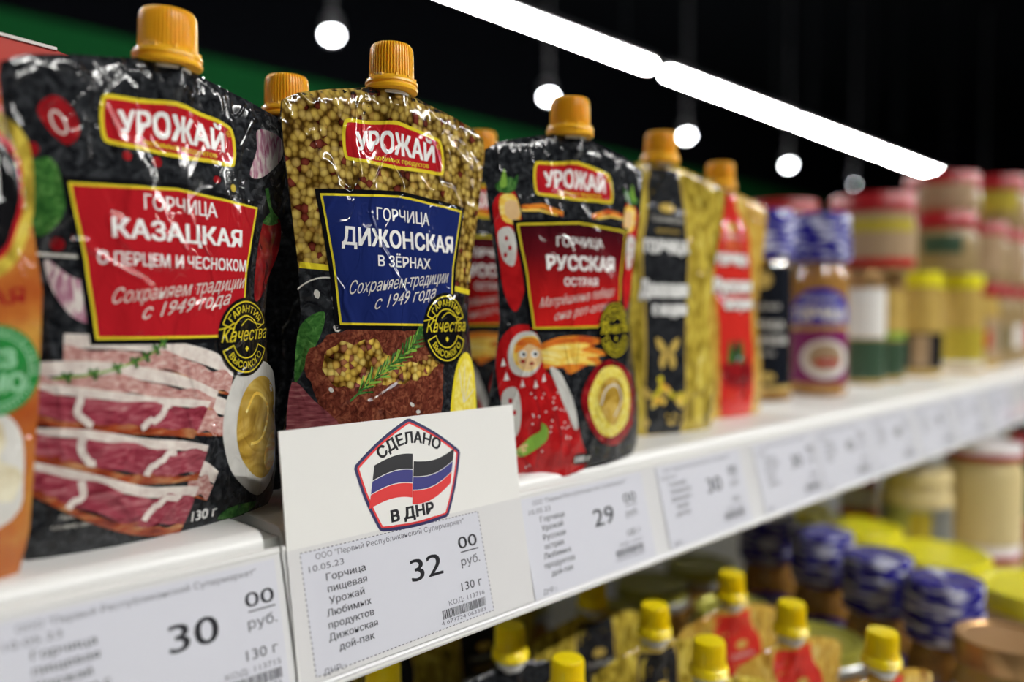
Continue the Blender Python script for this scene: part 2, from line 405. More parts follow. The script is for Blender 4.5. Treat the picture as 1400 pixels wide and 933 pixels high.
# ---------------------------------------------------------------- the pouch surface (mm in, metres out, front faces -Y)
WT = np.array([[0, 43], [4, 45.5], [14, 46.5], [28, 46], [45, 42.5], [66, 39.5], [85, 41], [105, 44.5], [122, 47], [132, 48], [136, 47.5], [139.5, 41], [142.5, 30], [145.3, 16], [147, 9]])
TT = np.array([[0, 8.5], [8, 9.8], [25, 10.8], [60, 9.4], [90, 7.6], [115, 5], [130, 3], [140, 2.6], [147, 2]])
WT2 = np.array([[0, 42], [10, 44.5], [40, 47], [70, 48.5], [90, 46], [110, 41], [130, 38], [147, 37]])
def _d(fn, x, e=.4): return (fn(x + e) - fn(x - e)) / (2 * e)
def pouch_surface(outline=WT, wrinkle=1.0, seed=0):
    r = random.Random(seed * 7 + 1); ph = [r.uniform(0, 6.28) for _ in range(6)]
    def hw(v): return float(np.interp(v, outline[:, 0], outline[:, 1]))
    def depth(u, v):
        k = min(1, abs(u) / hw(v)); t = float(np.interp(v, TT[:, 0], TT[:, 1])) * (1 - k ** 2.2) ** .9 + .35
        e = (1 - k ** 4)
        wr = .28 * math.sin(u * .36 + v * .11 + ph[0]) * math.sin(v * .07 + ph[1]) + .16 * math.sin(u * .62 - v * .21 + ph[2])
        top = max(0, (v - 104) / 30); wr += .3 * min(top, 1) * math.sin(u * .42 + ph[3] + .02 * v) * (1 - k)
        wr += .25 * math.sin(v * .3 + ph[4] + u * .05) * k * k
        sp = 4.2 * math.exp(-(u / 6.5) ** 2) * min(1, max(0, (v - 126) / 14)) ** 1.5
        return t + wrinkle * wr * e + sp
    def f(u, v, off):
        t = depth(u, v); du = (depth(u + .5, v) - depth(u - .5, v)); dv = (depth(u, v + .5) - depth(u, v - .5))
        n = Vector((-du, -1, -dv)).normalized()
        return (u / 1000, -(t + off) / 1000, v / 1000), n
    f.hw = hw; f.depth = depth
    return f
def rounded(x0, x1, y0, y1, r, n=4):
    o = []
    for cx, cy, a in ((x1 - r, y1 - r, 0), (x0 + r, y1 - r, 90), (x0 + r, y0 + r, 180), (x1 - r, y0 + r, 270)):
        o += [(cx + r * math.cos(R(a + 90 * i / n)), cy + r * math.sin(R(a + 90 * i / n))) for i in range(n + 1)]
    return o
def pouch_body(surf, parent, mat, nu=44, nv=80, seed=0, H=147):
    """front and back films, joined at the sealed edge"""
    vs = []; no = []; uvs = []; fs = []
    rows = np.linspace(0, H, nv + 1)
    # denser near the top curve
    rows = np.unique(np.concatenate([rows, np.linspace(H - 14, H, 14)]))
    cols = np.sin(np.linspace(-math.pi / 2, math.pi / 2, nu + 1) * .93) / math.sin(math.pi / 2 * .93)
    W = len(cols)
    for v in rows:
        for c in cols:
            u = c * surf.hw(v) * .9999; p, n = surf(u, v, 0); vs.append(p); no.append(n); uvs.append((u, v))
    nf = len(vs)
    for v in rows:
        for c in cols:
            u = c * surf.hw(v) * .9999; t = surf.depth(u, v); vs.append((u / 1000, t * .9 / 1000, v / 1000)); no.append(Vector((0, 1, 0))); uvs.append((u, v))
    R_ = len(rows); mi = []
    for j in range(R_ - 1):
        for i in range(W - 1):
            a = j * W + i; fs.append([a, a + 1, a + W + 1, a + W]); fs.append([nf + a + 1, nf + a, nf + a + W, nf + a + W + 1])
        a = j * W; fs.append([nf + a, a, a + W, nf + a + W]); a += W - 1; fs.append([a, nf + a, nf + a + W, a + W])
    for i in range(W - 1):
        fs.append([nf + i, nf + i + 1, i + 1, i]); a = (R_ - 1) * W + i; fs.append([a, a + 1, nf + a + 1, nf + a])
    me = bpy.data.meshes.new('film_body'); me.from_pydata(vs, [], fs); me.materials.append(MATS[mat])
    me.polygons.foreach_set('use_smooth', [True] * len(me.polygons))
    l = me.uv_layers.new(name='film'); uv = np.array(uvs); idx = np.array([lp.vertex_index for lp in me.loops])
    l.data.foreach_set('uv', ((uv[idx] / 10) + np.array([seed * 3.7, seed * 1.3])).ravel())
    me.update(); me.normals_split_custom_set_from_vertices(no)
    return mesh_obj('film_body', me, parent)
CAPM = {}
CAPMAT = 'cap_plastic'
def cap_parts(parent, mat=None, z=.1462, sy=1.0, n=44):
    mat = mat or CAPMAT; z = z + (.0042 if mat != 'cap_plastic' else 0); key = (mat, round(z, 4))
    if key not in CAPM:
        b = MB(); per = 4
        def rib(a, k, r):
            i = int(round(a / (2 * math.pi) * n * per)) % per
            return r - (.0008 if i >= 2 and 1 <= k <= 5 else 0)
        b.lathe([(.0091, z + .0048), (.0092, z + .0056), (.0091, z + .008), (.009, z + .012), (.0088, z + .0152), (.0085, z + .016), (.0079, z + .0167), (.006, z + .0169), (.0005, z + .017)], mat, n * per, rib)
        c = b.build('screw_cap', smooth=30)
        b = MB()
        b.lathe([(.0094, z), (.0107, z + .0003), (.0109, z + .0012), (.0103, z + .0018), (.0103, z + .0022), (.0108, z + .0026), (.0107, z + .0034), (.0098, z + .0042), (.0094, z + .0047), (.0085, z + .0049)], mat, 40)
        for i in range(10):
            a = R(36 * i); b.box(.0094 * math.cos(a) - .0006, .0094 * math.cos(a) + .0006, .0094 * math.sin(a) - .0006, .0094 * math.sin(a) + .0006, z + .0042, z + .0051, mat)
        t = b.build('tamper_ring', smooth=35)
        b = MB(); b.lathe([(.005, z - .012), (.0056, z - .008), (.0066, z - .006), (.0085, z - .003), (.0086, z - .0008), (.006, z + .0002)] if mat != 'cap_plastic' else [(.004, z - .012), (.0042, z - .01), (.0045, z - .002), (.0072, z - .0012), (.0072, z - .0004), (.006, z + .0002)], 'spout_plastic', 24)
        s_ = b.build('spout', smooth=35)
        CAPM[key] = (c.data, t.data, s_.data)
        for o in (c, t, s_): bpy.data.objects.remove(o)
    for nme, me in zip(('screw_cap', 'tamper_ring', 'spout'), CAPM[key]): mesh_obj(nme, me, parent)

# ---------------------------------------------------------------- artwork shared by the harvest brand pouches
def brand_badge(surf, parent, seed, detail=True):
    p = Print(surf, 2.0, .075, .26)
    out = smooth_poly([(-23.3, 131.6), (-21, 133.4), (-12, 133.9), (0, 135.2), (12, 133.9), (20.8, 132.4), (23.2, 130.3), (24, 125), (23.5, 120), (21.4, 118.3), (12, 118.4), (0, 118), (-12, 118.6), (-21.2, 118.8), (-23.4, 120.6), (-24, 126)], 3)
    p.poly(out, 'brand_yellow', 0); p.poly(offset_poly(out, 1.3), 'brand_red', 1)
    def arch(x, y): return (x, y + 1.6 * (1 - (x / 19) ** 2) * ((y - 119) / 10))
    # bowed lettering: tall in the middle
    p.text('УРОЖАЙ', -18.5, 19, 123.2, 6.6, 'white_ink', 2, .034, warp=lambda x, y: (x, 123.2 + (y - 123.2) * (.92 + .28 * (1 - (x / 19) ** 2)) + .3 * math.cos(x / 8)))
    p.text('любимых продуктов', -11, 15.5, 120.3, 1.9, 'brand_yellow', 2, .015)
    if detail:
        p.line(ellipse(21.3, 129.3, .95, .95, 14), .22, 'brand_yellow', 2, True); p.text('R', 20.9, 21.7, 128.8, 1, 'brand_yellow', 2)
    return p.build('brand_badge', parent, seed)
def name_panel(surf, parent, seed, colour, lines, foot, corners=((-33.4, 106.3), (0, 108.6), (33.4, 106.3), (28, 84), (26.3, 62), (-26.3, 62), (-29, 84))):
    p = Print(surf, 2.0, .075, .26)
    p.poly(offset_poly(corners, -1.6), 'black_ink', 0)
    p.poly(corners, 'yellow_ink', 1); p.poly(offset_poly(corners, .8), colour, 2)
    for (t, x0, x1, y, h, b) in lines: p.text(t, x0, x1, y, h, 'white_ink', 3, b)
    for (t, x0, x1, y, y1, h) in foot: p.text(t, x0, x1, y, h, 'cream_ink', 3, .0, .45, y1=y1)
    return p.build('name_panel', parent, seed)
def quality_seal(surf, parent, seed, cx=27.5, cy=61.8):
    p = Print(surf, 2.0, .075, .62)
    p.poly(ellipse(cx, cy, 13.4, 13.4, 40), 'black_ink', 0)
    for a0, a1 in ((22, 158), (202, 338)):
        p.line(ellipse(cx, cy, 12, 12, 26, a0, a1), .45, 'yellow_ink', 1); p.line(ellipse(cx, cy, 7.2, 7.2, 20, a0, a1), .4, 'yellow_ink', 1)
        for a in (a0, a1):
            p.line([(cx + 7.2 * math.cos(R(a)), cy + 7.2 * math.sin(R(a))), (cx + 12 * math.cos(R(a)), cy + 12 * math.sin(R(a)))], .4, 'yellow_ink', 1)
    p.arc_text('ГАРАНТИЯ', cx, cy, 8.5, 145, 35, 2.4, 'yellow_ink', 1, .01)
    p.arc_text('ВЫСОКОГО', cx, cy, 10.8, 215, 325, 2.4, 'yellow_ink', 1, .01, inward=True)
    p.text('Качества', cx - 12, cx + 12.8, cy - 1.6, 4.6, 'yellow_ink', 2, -.002, .35, y1=cy - .8)
    p.line(smooth_poly([(cx - 13.2, cy + 2.6), (cx - 9, cy + 3.4), (cx - 6, cy + 4.6), (cx - 8.5, cy - 1.5)], 4, False), .4, 'yellow_ink', 2)
    p.line(smooth_poly([(cx - 3, cy + 3.8), (cx + 1, cy + 6), (cx + 5, cy + 4.6), (cx + 9.5, cy + 4)], 4, False), .35, 'yellow_ink', 2)
    p.poly([(cx, cy - 3), (cx + .9, cy - 4), (cx, cy - 5), (cx - .9, cy - 4)], 'yellow_ink', 2)
    return p.build('quality_seal', parent, seed)
def strip(p, top, bot, bands, layer, seed):
    """a slice of cured meat: bands between the top edge and the bottom edge"""
    T = np.array(smooth_poly(top, 6, False)); n = len(T); B0 = np.array(smooth_poly(bot, 6, False))
    idx = np.linspace(0, len(B0) - 1, n); B = np.stack([np.interp(idx, range(len(B0)), B0[:, k]) for k in (0, 1)], 1)
    r = random.Random(seed)
    for b, (f0, f1, mat, amp) in enumerate(bands):
        ph = r.uniform(0, 6)
        def edge(f, a): return [tuple(T[i] * (1 - ff) + B[i] * ff) for i in range(n) for ff in [min(1, max(0, f + a * math.sin(i * .55 + ph) + a * .6 * math.sin(i * 1.27 + ph * 2)))]]
        e0 = edge(f0, 0 if f0 == 0 else amp); e1 = edge(f1, 0 if f1 == 1 else amp * .7)
        p.poly(e0 + e1[::-1], mat, layer + (1 if b else 0))
def thyme(p, pts, layer):
    c = smooth_poly(pts, 5, False); p.line(c, .5, 'leaf_light', layer)
    for i in range(2, len(c), 3):
        x, y = c[i]
        for a in (.9, 2.3, -1.2): p.poly(ellipse(x + .9 * math.cos(a), y + .9 * math.sin(a), 1.1, .5, 8, rot=a), 'leaf_print', layer + 1)
def peppercorn(p, x, y, r, mat, layer=1): p.poly(ellipse(x, y, r, r, 12), mat, layer)

WT1 = WT.copy(); WT1[:, 1] += np.interp(WT1[:, 0], [0, 80, 125, 140, 147], [0, .3, 2.2, 2.2, 0])
def cossack_pouch(seed=1, detail=True, label='', loc=(0, 0, 0), rot=(0, 0, 0), sc=(1, 1, 1), group=None):
    o = empty('mustard_pouch', loc, rot, sc, 'YXZ'); tag(o, label, 'pouch', group)
    s = pouch_surface(WT1, 1, seed)
    pouch_body(s, o, 'slate_print', seed=seed); cap_parts(o)
    brand_badge(s, o, seed)
    name_panel(s, o, seed, 'panel_red',
               [('ГОРЧИЦА', -11.5, 14.8, 101, 4.6, .012), ('КАЗАЦКАЯ', -21.5, 25.5, 92, 5.8, .03), ('С ПЕРЦЕМ И ЧЕСНОКОМ', -25.6, 27.6, 84, 3.8, .02)],
               [('Сохраняем традиции', -21.5, 27, 72.5, 78.5, 4.4), ('с 1949 года', -13, 20, 68, 73, 4.4)])
    p = Print(s, 2.0)
    p.poly(smooth_poly([(-45.8, 108), (-38.1, 112.6), (-34.7, 106.1), (-34.2, 97.9), (-38.4, 91.6), (-41.8, 91.5), (-45, 100)]), 'leaf_print', 1)
    p.poly(smooth_poly([(-38.6, 84.4), (-32.5, 79.9), (-26, 77.6), (-25, 71.4), (-26.9, 66.6), (-32.5, 69), (-37, 76.3)]), 'garlic_print', 1)
    p.poly(smooth_poly([(33.9, 132.9), (41, 133.5), (46, 131), (45.2, 124.4), (36, 117.1), (29.8, 117), (33.2, 126.3)]), 'garlic_print', 1)
    p.poly(smooth_poly([(-40.9, 125.3), (-36.7, 129.8), (-31.6, 127.2), (-29.6, 121.2), (-33.1, 116.6), (-37.9, 119.6)]), 'chili_print', 1)
    p.poly(ellipse(-35.5, 122.5, 2.8, 4.4, 20, rot=.5), 'garnet', 2)
    p.line(ellipse(-35.5, 122.5, 1.8, 3.2, 18, rot=.5), .6, 'cream_ink', 3, True)
    p.poly(smooth_poly([(36, 101), (40, 104), (46, 103), (46, 93.4), (41, 82), (38, 77.1), (33, 73.9), (32.6, 84.6)]), 'chili_print', 1)
    p.line(smooth_poly([(38, 113.5), (40, 107), (44, 103)], 4, False), 1.8, 'leaf_print', 2)
    p.poly(smooth_poly([(36, 101.5), (41, 105.5), (46, 103), (41, 100.8)]), 'leaf_print', 2)
    for x, y, r, mm in ((-16.1, 116.2, 1.5, 'garnet'), (-6.3, 115.9, 1.7, 'chili_print'), (15.4, 113.4, 1.3, 'chili_print'), (22.3, 111.5, 1.3, 'olive_print'), (-35.9, 88.8, 1.9, 'chili_print'), (-30.9, 91, 1.5, 'garnet'), (-42.5, 114.1, 2, 'chili_print'), (-33.5, 113.5, 1.2, 'charcoal_print'), (29, 129, 1.4, 'charcoal_print'), (-20, 117.5, 1.2, 'black_ink')): peppercorn(p, x, y, r, mm)
    p.line([(-41, 85.8), (-27.5, 85.5)], .9, 'cream_ink', 0)
    pale = [(0, .42, 'fat_print', 0), (.42, .95, 'meat_pale', .08), (.93, 1, 'rind_print', .01)]
    dark = [(0, .22, 'fat_print', 0), (.2, .8, 'meat_dark', .05), (.8, 1, 'rind_print', .04)]
    strip(p, [(9, 44), (16, 42), (20.5, 39.4)], [(5, 31), (12, 30), (17.8, 29)], pale, 1, 3)
    strip(p, [(4, 24), (9, 22), (14.4, 17.9)], [(2, 12), (6, 10.5), (10.2, 8.8)], pale, 1, 4)
    strip(p, [(-34, 63.8), (-22, 63.2), (-3, 61.2), (12, 57.5), (22, 52.6)], [(-34.5, 54), (-16, 53.5), (0, 50), (12, 44.6), (19, 42.6)], pale, 2, 1)
    strip(p, [(-39.8, 55.8), (-30, 56), (-17, 54.5), (0, 50.5), (14.2, 44.4)], [(-40.5, 45.8), (-25, 46.5), (-8, 43), (3, 40.5), (11.6, 38.5)], pale, 4, 2)
    strip(p, [(-41.8, 49.9), (-31, 48.6), (-8, 44.2), (2, 43), (11, 41.4)], [(-43, 38.8), (-30, 36), (-18, 34), (-5, 32.2), (4, 30.2)], dark, 6, 5)
    strip(p, [(-43.5, 37.6), (-29.4, 36.3), (-12.7, 32.2), (0, 30), (9.4, 27.4)], [(-44.5, 29), (-31.5, 24.5), (-17, 19), (-6, 17.4), (5.9, 16.5)], dark, 8, 6)
    strip(p, [(-44.6, 29), (-29.6, 24), (-12.5, 17.5), (-3, 16), (6.5, 14.5)], [(-44.6, 20), (-29, 9.5), (-16, 3.2), (-7, 1), (.5, -.4 + .8)], dark, 10, 7)
    for pts in ([(-30, 47.5), (-31.5, 42), (-28, 38)], [(-4, 41.5), (-9, 38), (-14, 35.5)], [(-30, 34), (-31, 30), (-27, 26)], [(-2, 27), (-10, 24), (-12, 20)], [(-31, 22), (-30, 18), (-34, 14)], [(0, 13), (-9, 11), (-12, 6)]):
        p.line(wobble(smooth_poly(pts, 5, False), .6, 2), 2.0, 'fat_print', 12)
    thyme(p, [(-37.2, 51.2), (-27.2, 52.2), (-16.9, 54.8), (-11, 57.5), (-6.5, 60.8)], 13)
    p.poly(smooth_poly([(16.2, 30), (18, 42), (24, 50), (34, 53), (44, 49), (45.3, 30), (44, 12), (36, 5.5), (27, 10), (19, 19)], 5), 'bowl_print', 3)
    p.poly(smooth_poly([(22, 30), (24, 40), (30, 46), (38, 47.5), (44, 43), (44.6, 28), (42, 14), (36, 11.5), (29, 15.5), (24, 22)], 5), 'mustard_print', 4)
    p.line(smooth_poly([(27, 36), (33, 42), (40, 36), (36, 26), (29, 25)], 5, False), 1.1, 'flame_yellow', 5)
    p.poly(smooth_poly([(37, 18), (40, 25), (44, 27), (44, 16), (40, 13.5)], 4), 'flame_yellow', 6)
    p.poly(smooth_poly([(15.5, 1.5), (20, 4.2), (28, 4.2), (36, 3), (30, .8), (22, .5)], 4), 'leaf_print', 3)
    p.text('130 г', 4.6, 14.6, 3, 3.4, 'white_ink', 3, .03)
    p.text('Пример', -36, -29, 10.9, 1.4, 'cream_ink', 3, 0); p.text('сервировки', -38, -26.5, 8.3, 1.3, 'cream_ink', 3, 0)
    p.build('food_picture', o, seed)
    quality_seal(s, o, seed)
    return o
def dijon_pouch(seed=2, label='', loc=(0, 0, 0), rot=(0, 0, 0), sc=(1, 1, 1), group=None):
    o = empty('mustard_pouch', loc, rot, sc, 'YXZ'); tag(o, label, 'pouch', group)
    s = pouch_surface(WT, 1, seed); pouch_body(s, o, 'slate_print', seed=seed); cap_parts(o)
    p = Print(s, 2.0)
    vs = np.concatenate([np.arange(79.5, 136, 3), np.linspace(136, 146.8, 12)])
    right = [(s.hw(v) - .15, v) for v in vs]; left = [(-x, v) for x, v in right][::-1]
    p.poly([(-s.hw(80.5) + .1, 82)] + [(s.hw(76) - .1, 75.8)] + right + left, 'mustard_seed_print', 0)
    p.line([(-s.hw(81) + .3, 82), (0, 79.2), (s.hw(76) - .3, 75.3)], 2, 'yellow_ink', 1)
    p.poly(smooth_poly([(-42.2, 46), (-40, 61.5), (-32, 66.6), (-32.4, 60.3), (-37.6, 50.5), (-41.5, 43)]), 'leaf_print', 0)
    st = wobble(smooth_poly([(-39, 49.3), (-33, 56.6), (-22.1, 60.5), (-3.8, 60.5), (14.4, 60.9), (20.4, 54.3), (20.3, 41.6), (18.8, 29), (5, 26), (-14, 27), (-30, 28), (-35.9, 39.5)]), .5, 3)
    p.poly(st, 'steak_print', 1)
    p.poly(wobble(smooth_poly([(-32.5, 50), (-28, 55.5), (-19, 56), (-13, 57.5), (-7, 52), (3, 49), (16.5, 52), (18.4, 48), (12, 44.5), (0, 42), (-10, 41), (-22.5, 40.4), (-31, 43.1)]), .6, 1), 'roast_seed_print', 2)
    for i in range(7):
        a = (-23.1 + i * 1.0, 36 + i * .3)
    rm = smooth_poly([(-23.1, 36), (-10.5, 45.1), (2, 53), (9.5, 60)], 6, False); p.line(rm, .7, 'leaf_print', 3)
    r = random.Random(5)
    for i in range(2, len(rm)):
        x, y = rm[i]
        for sgn in (-1, 1):
            for k in (0, .5):
                a = math.atan2(.8, 1) + sgn * r.uniform(.35, .7); L = r.uniform(4, 6.4)
                p.line([(x + k, y + k), (x + k + L * math.cos(a), y + k + L * math.sin(a))], .55, 'leaf_light' if r.random() < .35 else 'leaf_print', 4)
    p.poly(smooth_poly([(-45.5, 28), (-43.1, 42.8), (-36, 36.5), (-27, 28), (-34, 25), (-45, 24)]), 'steak_cut', 2)
    for x, y in ((-34.3, 72.6), (-28.3, 71.2), (-27.6, 67.5), (-27.4, 61)): p.poly(wobble(ellipse(x, y, 1.1, 1.5, 7, rot=x), .3, int(x)), 'cream_ink', 1)
    p.line(ellipse(-31, 66, 13, 12, 20, 70, 140), .5, 'cream_ink', 0)
    for x, y in ((4, 34), (7, 31), (-30, 40)): p.poly(wobble(ellipse(x, y, 1.2, .7, 7, rot=y), .2, int(x)), 'cream_ink', 3)
    p.poly(smooth_poly([(25, 26), (26.5, 40), (31, 49.5), (37.6, 52), (42.6, 46.1), (43.6, 34), (42, 24), (34, 20)]), 'yellow_ink', 2)
    p.poly(smooth_poly([(26.5, 27), (28, 40), (32, 47.5), (37, 49.5), (40.6, 45), (41.4, 34), (40, 25), (34, 22)]), 'lemon_print', 3)
    for a in (20, 50, 80, 110): p.line([(33.5, 33), (33.5 + 9 * math.cos(R(a)), 33 + 14 * math.sin(R(a)))], .4, 'cream_ink', 4)
    p.build('food_picture', o, seed)
    brand_badge(s, o, seed)
    name_panel(s, o, seed, 'panel_blue',
               [('ГОРЧИЦА', -10.8, 14.6, 99, 4.4, .012), ('ДИЖОНСКАЯ', -25.5, 27.5, 89.6, 6.2, .03), ('В ЗЁРНАХ', -10.6, 14.4, 82.8, 3.8, .02)],
               [('Сохраняем традиции', -22.6, 24.6, 72.5, 78.5, 4.6), ('с 1949 года', -12.5, 17.5, 67.5, 72.5, 4.6)])
    quality_seal(s, o, seed, 23.2, 61.2)
    return o
def folk_figure(p, x, y, k, flip=1, layer=2):
    """painted wooden-doll figure in a red spotted scarf and white sleeves, seen as flat print"""
    def P(pts): return [(x + flip * k * a, y + k * b) for a, b in pts]
    p.poly(P(smooth_poly([(-7, -30), (-9, -12), (-8.5, 2), (-3, 10.5), (5, 11.5), (10, 4), (11, -6), (17, -13), (25, -24), (31, -38), (34, -53.5), (-8, -53.5), (-8, -40)], 4)), 'folk_red', layer)
    p.poly(P(smooth_poly([(-3, -8), (-4.5, 1), (0, 8), (7, 8.5), (10.5, 2), (9, -6), (4, -10)], 4)), 'bowl_print', layer + 1)
    p.poly(P(smooth_poly([(-1.5, -5), (-2.2, 2), (2, 6.6), (8, 6.5), (10.5, 1), (9, -5), (4, -8)], 4)), 'flame_yellow', layer + 2)
    p.poly(P(smooth_poly([(-.5, -4.5), (0, 2), (4, 3.6), (9, 2.4), (10, -2), (7.5, -6), (3, -7.4)], 4)), 'skin_ink', layer + 3)
    p.poly(P(smooth_poly([(-2, 0), (0, 5), (4.4, 6.6), (9, 5), (10.4, 1), (7.5, 2.6), (4.5, 3.8), (2, 2)], 4)), 'flame_orange', layer + 4)
    for ex in (1.6, 7): p.poly(P(ellipse(ex, -.6, 1.7, 1.6, 14)), 'white_ink', layer + 4); p.poly(P(ellipse(ex + .3, -.6, .8, .8, 10)), 'black_ink', layer + 5)
    p.poly(P(ellipse(1.4, -3.6, 1.2, .8, 10)), 'chili_print', layer + 4); p.poly(P(ellipse(5.6, -4.6, 1.2, .7, 10)), 'garnet', layer + 5)
    p.poly(P(smooth_poly([(-7.5, -17), (-2, -14.5), (0, -22), (-1, -33), (-4.5, -36), (-8, -30)], 4)), 'bowl_print', layer + 3)
    for a, b in ((-4.5, -20), (-3, -25), (-5, -29)): p.poly(P(ellipse(a, b, .9, 1.2, 8)), 'brand_red', layer + 4)
    p.poly(P(smooth_poly([(14, -7), (19, -9), (25, -19), (29, -32), (27, -34), (20, -21)], 4)), 'bowl_print', layer + 3)
    for a, b, w_ in ((-6.5, -4, 1), (-5.5, -10, 1.1), (1, -13, 1), (7, -13.5, 1), (11, -11, .9)): p.poly(P([(a - w_, b - 1.6), (a + w_, b - 1.2), (a, b + 2)]), 'white_ink', layer + 4)
    r = random.Random(2)
    for i in range(34):
        yy = r.uniform(-50, -16); p.poly(P(ellipse(r.uniform(2, 12 - yy * .36), yy, .42, .42, 7)), 'white_ink', layer + 4)
    for q in ([(6, -16), (9, -30), (8, -50)], [(14, -20), (19, -34), (20, -50)]): p.line(P(smooth_poly(q, 5, False)), .8, 'garnet', layer + 1)
    p.poly(P(smooth_poly([(-2, -41), (4, -36), (9, -33.5), (9.5, -30), (12.5, -33), (12, -38), (6, -42), (0, -44)], 4)), 'leaf_light', layer + 5)
    p.poly(P(smooth_poly([(-3, -42), (1, -38.5), (4, -40), (0, -44)], 4)), 'skin_ink', layer + 5)
def hot_pouch(seed=3, label='', loc=(0, 0, 0), rot=(0, 0, 0), sc=(1, 1, 1), group=None):
    o = empty('mustard_pouch', loc, rot, sc, 'YXZ'); tag(o, label, 'pouch', group)
    s = pouch_surface(WT, 1, seed); pouch_body(s, o, 'slate_print', seed=seed); cap_parts(o)
    p = Print(s, 2.0)
    for sg in (-1, 1):
        def M(pts): return [(sg * a, b) for a, b in pts]
        p.poly(M(smooth_poly([(44.2, 114), (40, 119), (34, 119.5), (31, 108), (28, 88), (32, 72), (35, 70), (38.6, 78), (41, 92), (43, 104)])), 'folk_red', 1)
        p.poly(M(smooth_poly([(43, 122), (41, 119), (36, 118.8), (33, 122), (36, 125.5)])), 'leaf_print', 3)
        p.poly(M(smooth_poly([(41, 121), (40, 126), (38.6, 128.5), (37.8, 122)])), 'leaf_light', 4)
        p.poly(M(smooth_poly([(36, 121), (34, 125), (32, 126.5), (33.5, 121)])), 'leaf_print', 4)
        p.poly(M(smooth_poly([(41, 117), (34, 118), (31.5, 110), (34, 106), (40, 108)])), 'flame_yellow', 2)
        p.poly(M(smooth_poly([(38.5, 115), (33.5, 115.5), (32, 110), (35, 107.5), (38.5, 110)])), 'skin_ink', 3)
        p.poly(M(smooth_poly([(41.5, 103), (36, 104.5), (33.5, 98), (34.5, 89), (38.5, 90), (41, 96)])), 'bowl_print', 2)
        for a, b in ((38, 100), (36.5, 96), (38.5, 93)): p.poly(M(ellipse(a, b, .8, 1.1, 8)), 'brand_red', 3)
        p.line(M([(31, 113), (20, 114.5), (9, 111.5)]), 2.2, 'flame_orange', 0); p.line(M([(31, 112), (22, 112.6), (12, 111)]), 1, 'flame_yellow', 1)
    p.poly(smooth_poly([(-29, 50), (-22, 56), (-10, 58.6), (4, 58), (13, 56), (6, 53.5), (17, 50), (9, 48.5), (15, 44), (3, 45.6), (-8, 42), (-12, 45), (-24, 45)], 4), 'flame_orange', 1)
    p.poly(smooth_poly([(-27, 50), (-18, 54.5), (-6, 55.5), (5, 54.6), (-2, 52), (11, 49.5), (1, 48.8), (8, 45.4), (-6, 46.5), (-16, 46)], 4), 'flame_yellow', 2)
    folk_figure(p, -33, 52, 1.0, 1, 3)
    p.poly(smooth_poly([(-2, 30), (5, 42.5), (16, 47), (30, 43), (39, 34), (38, 18), (28, 8.5), (15, 8.5), (4, 17)], 5), 'chili_print', 7)
    p.poly(smooth_poly([(2, 30.5), (8, 40.5), (17, 44.4), (28, 41), (34, 31), (32, 18), (22, 12), (12, 13.5), (5.5, 20.5)], 5), 'lemon_print', 8)
    p.poly(smooth_poly([(8, 30.5), (12, 37), (18, 39.4), (25, 36.5), (28, 29), (25, 20), (19, 17), (12, 22)], 5), 'mustard_print', 9)
    p.line(smooth_poly([(10, 27), (14, 34), (22, 35), (26, 28), (20, 21)], 5, False), .9, 'cream_ink', 10)
    p.poly(rounded(-5.5, 5.5, 1.4, 6.4, 2.3), 'black_ink', 9); p.text('100 г', -4.2, 4.2, 2.5, 2.7, 'white_ink', 10, .03)
    p.build('folk_picture', o, seed)
    brand_badge(s, o, seed)
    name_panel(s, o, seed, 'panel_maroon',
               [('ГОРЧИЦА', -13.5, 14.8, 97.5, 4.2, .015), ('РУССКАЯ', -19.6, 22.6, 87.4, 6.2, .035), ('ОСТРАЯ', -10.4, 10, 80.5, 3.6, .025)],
               [('Матрёшкина победа', -23.5, 22, 71, 76.5, 4), ('она рот-огонь', -16, 19, 65.6, 70.5, 3.8)])
    quality_seal(s, o, seed, 22.8, 60.5)
    return o
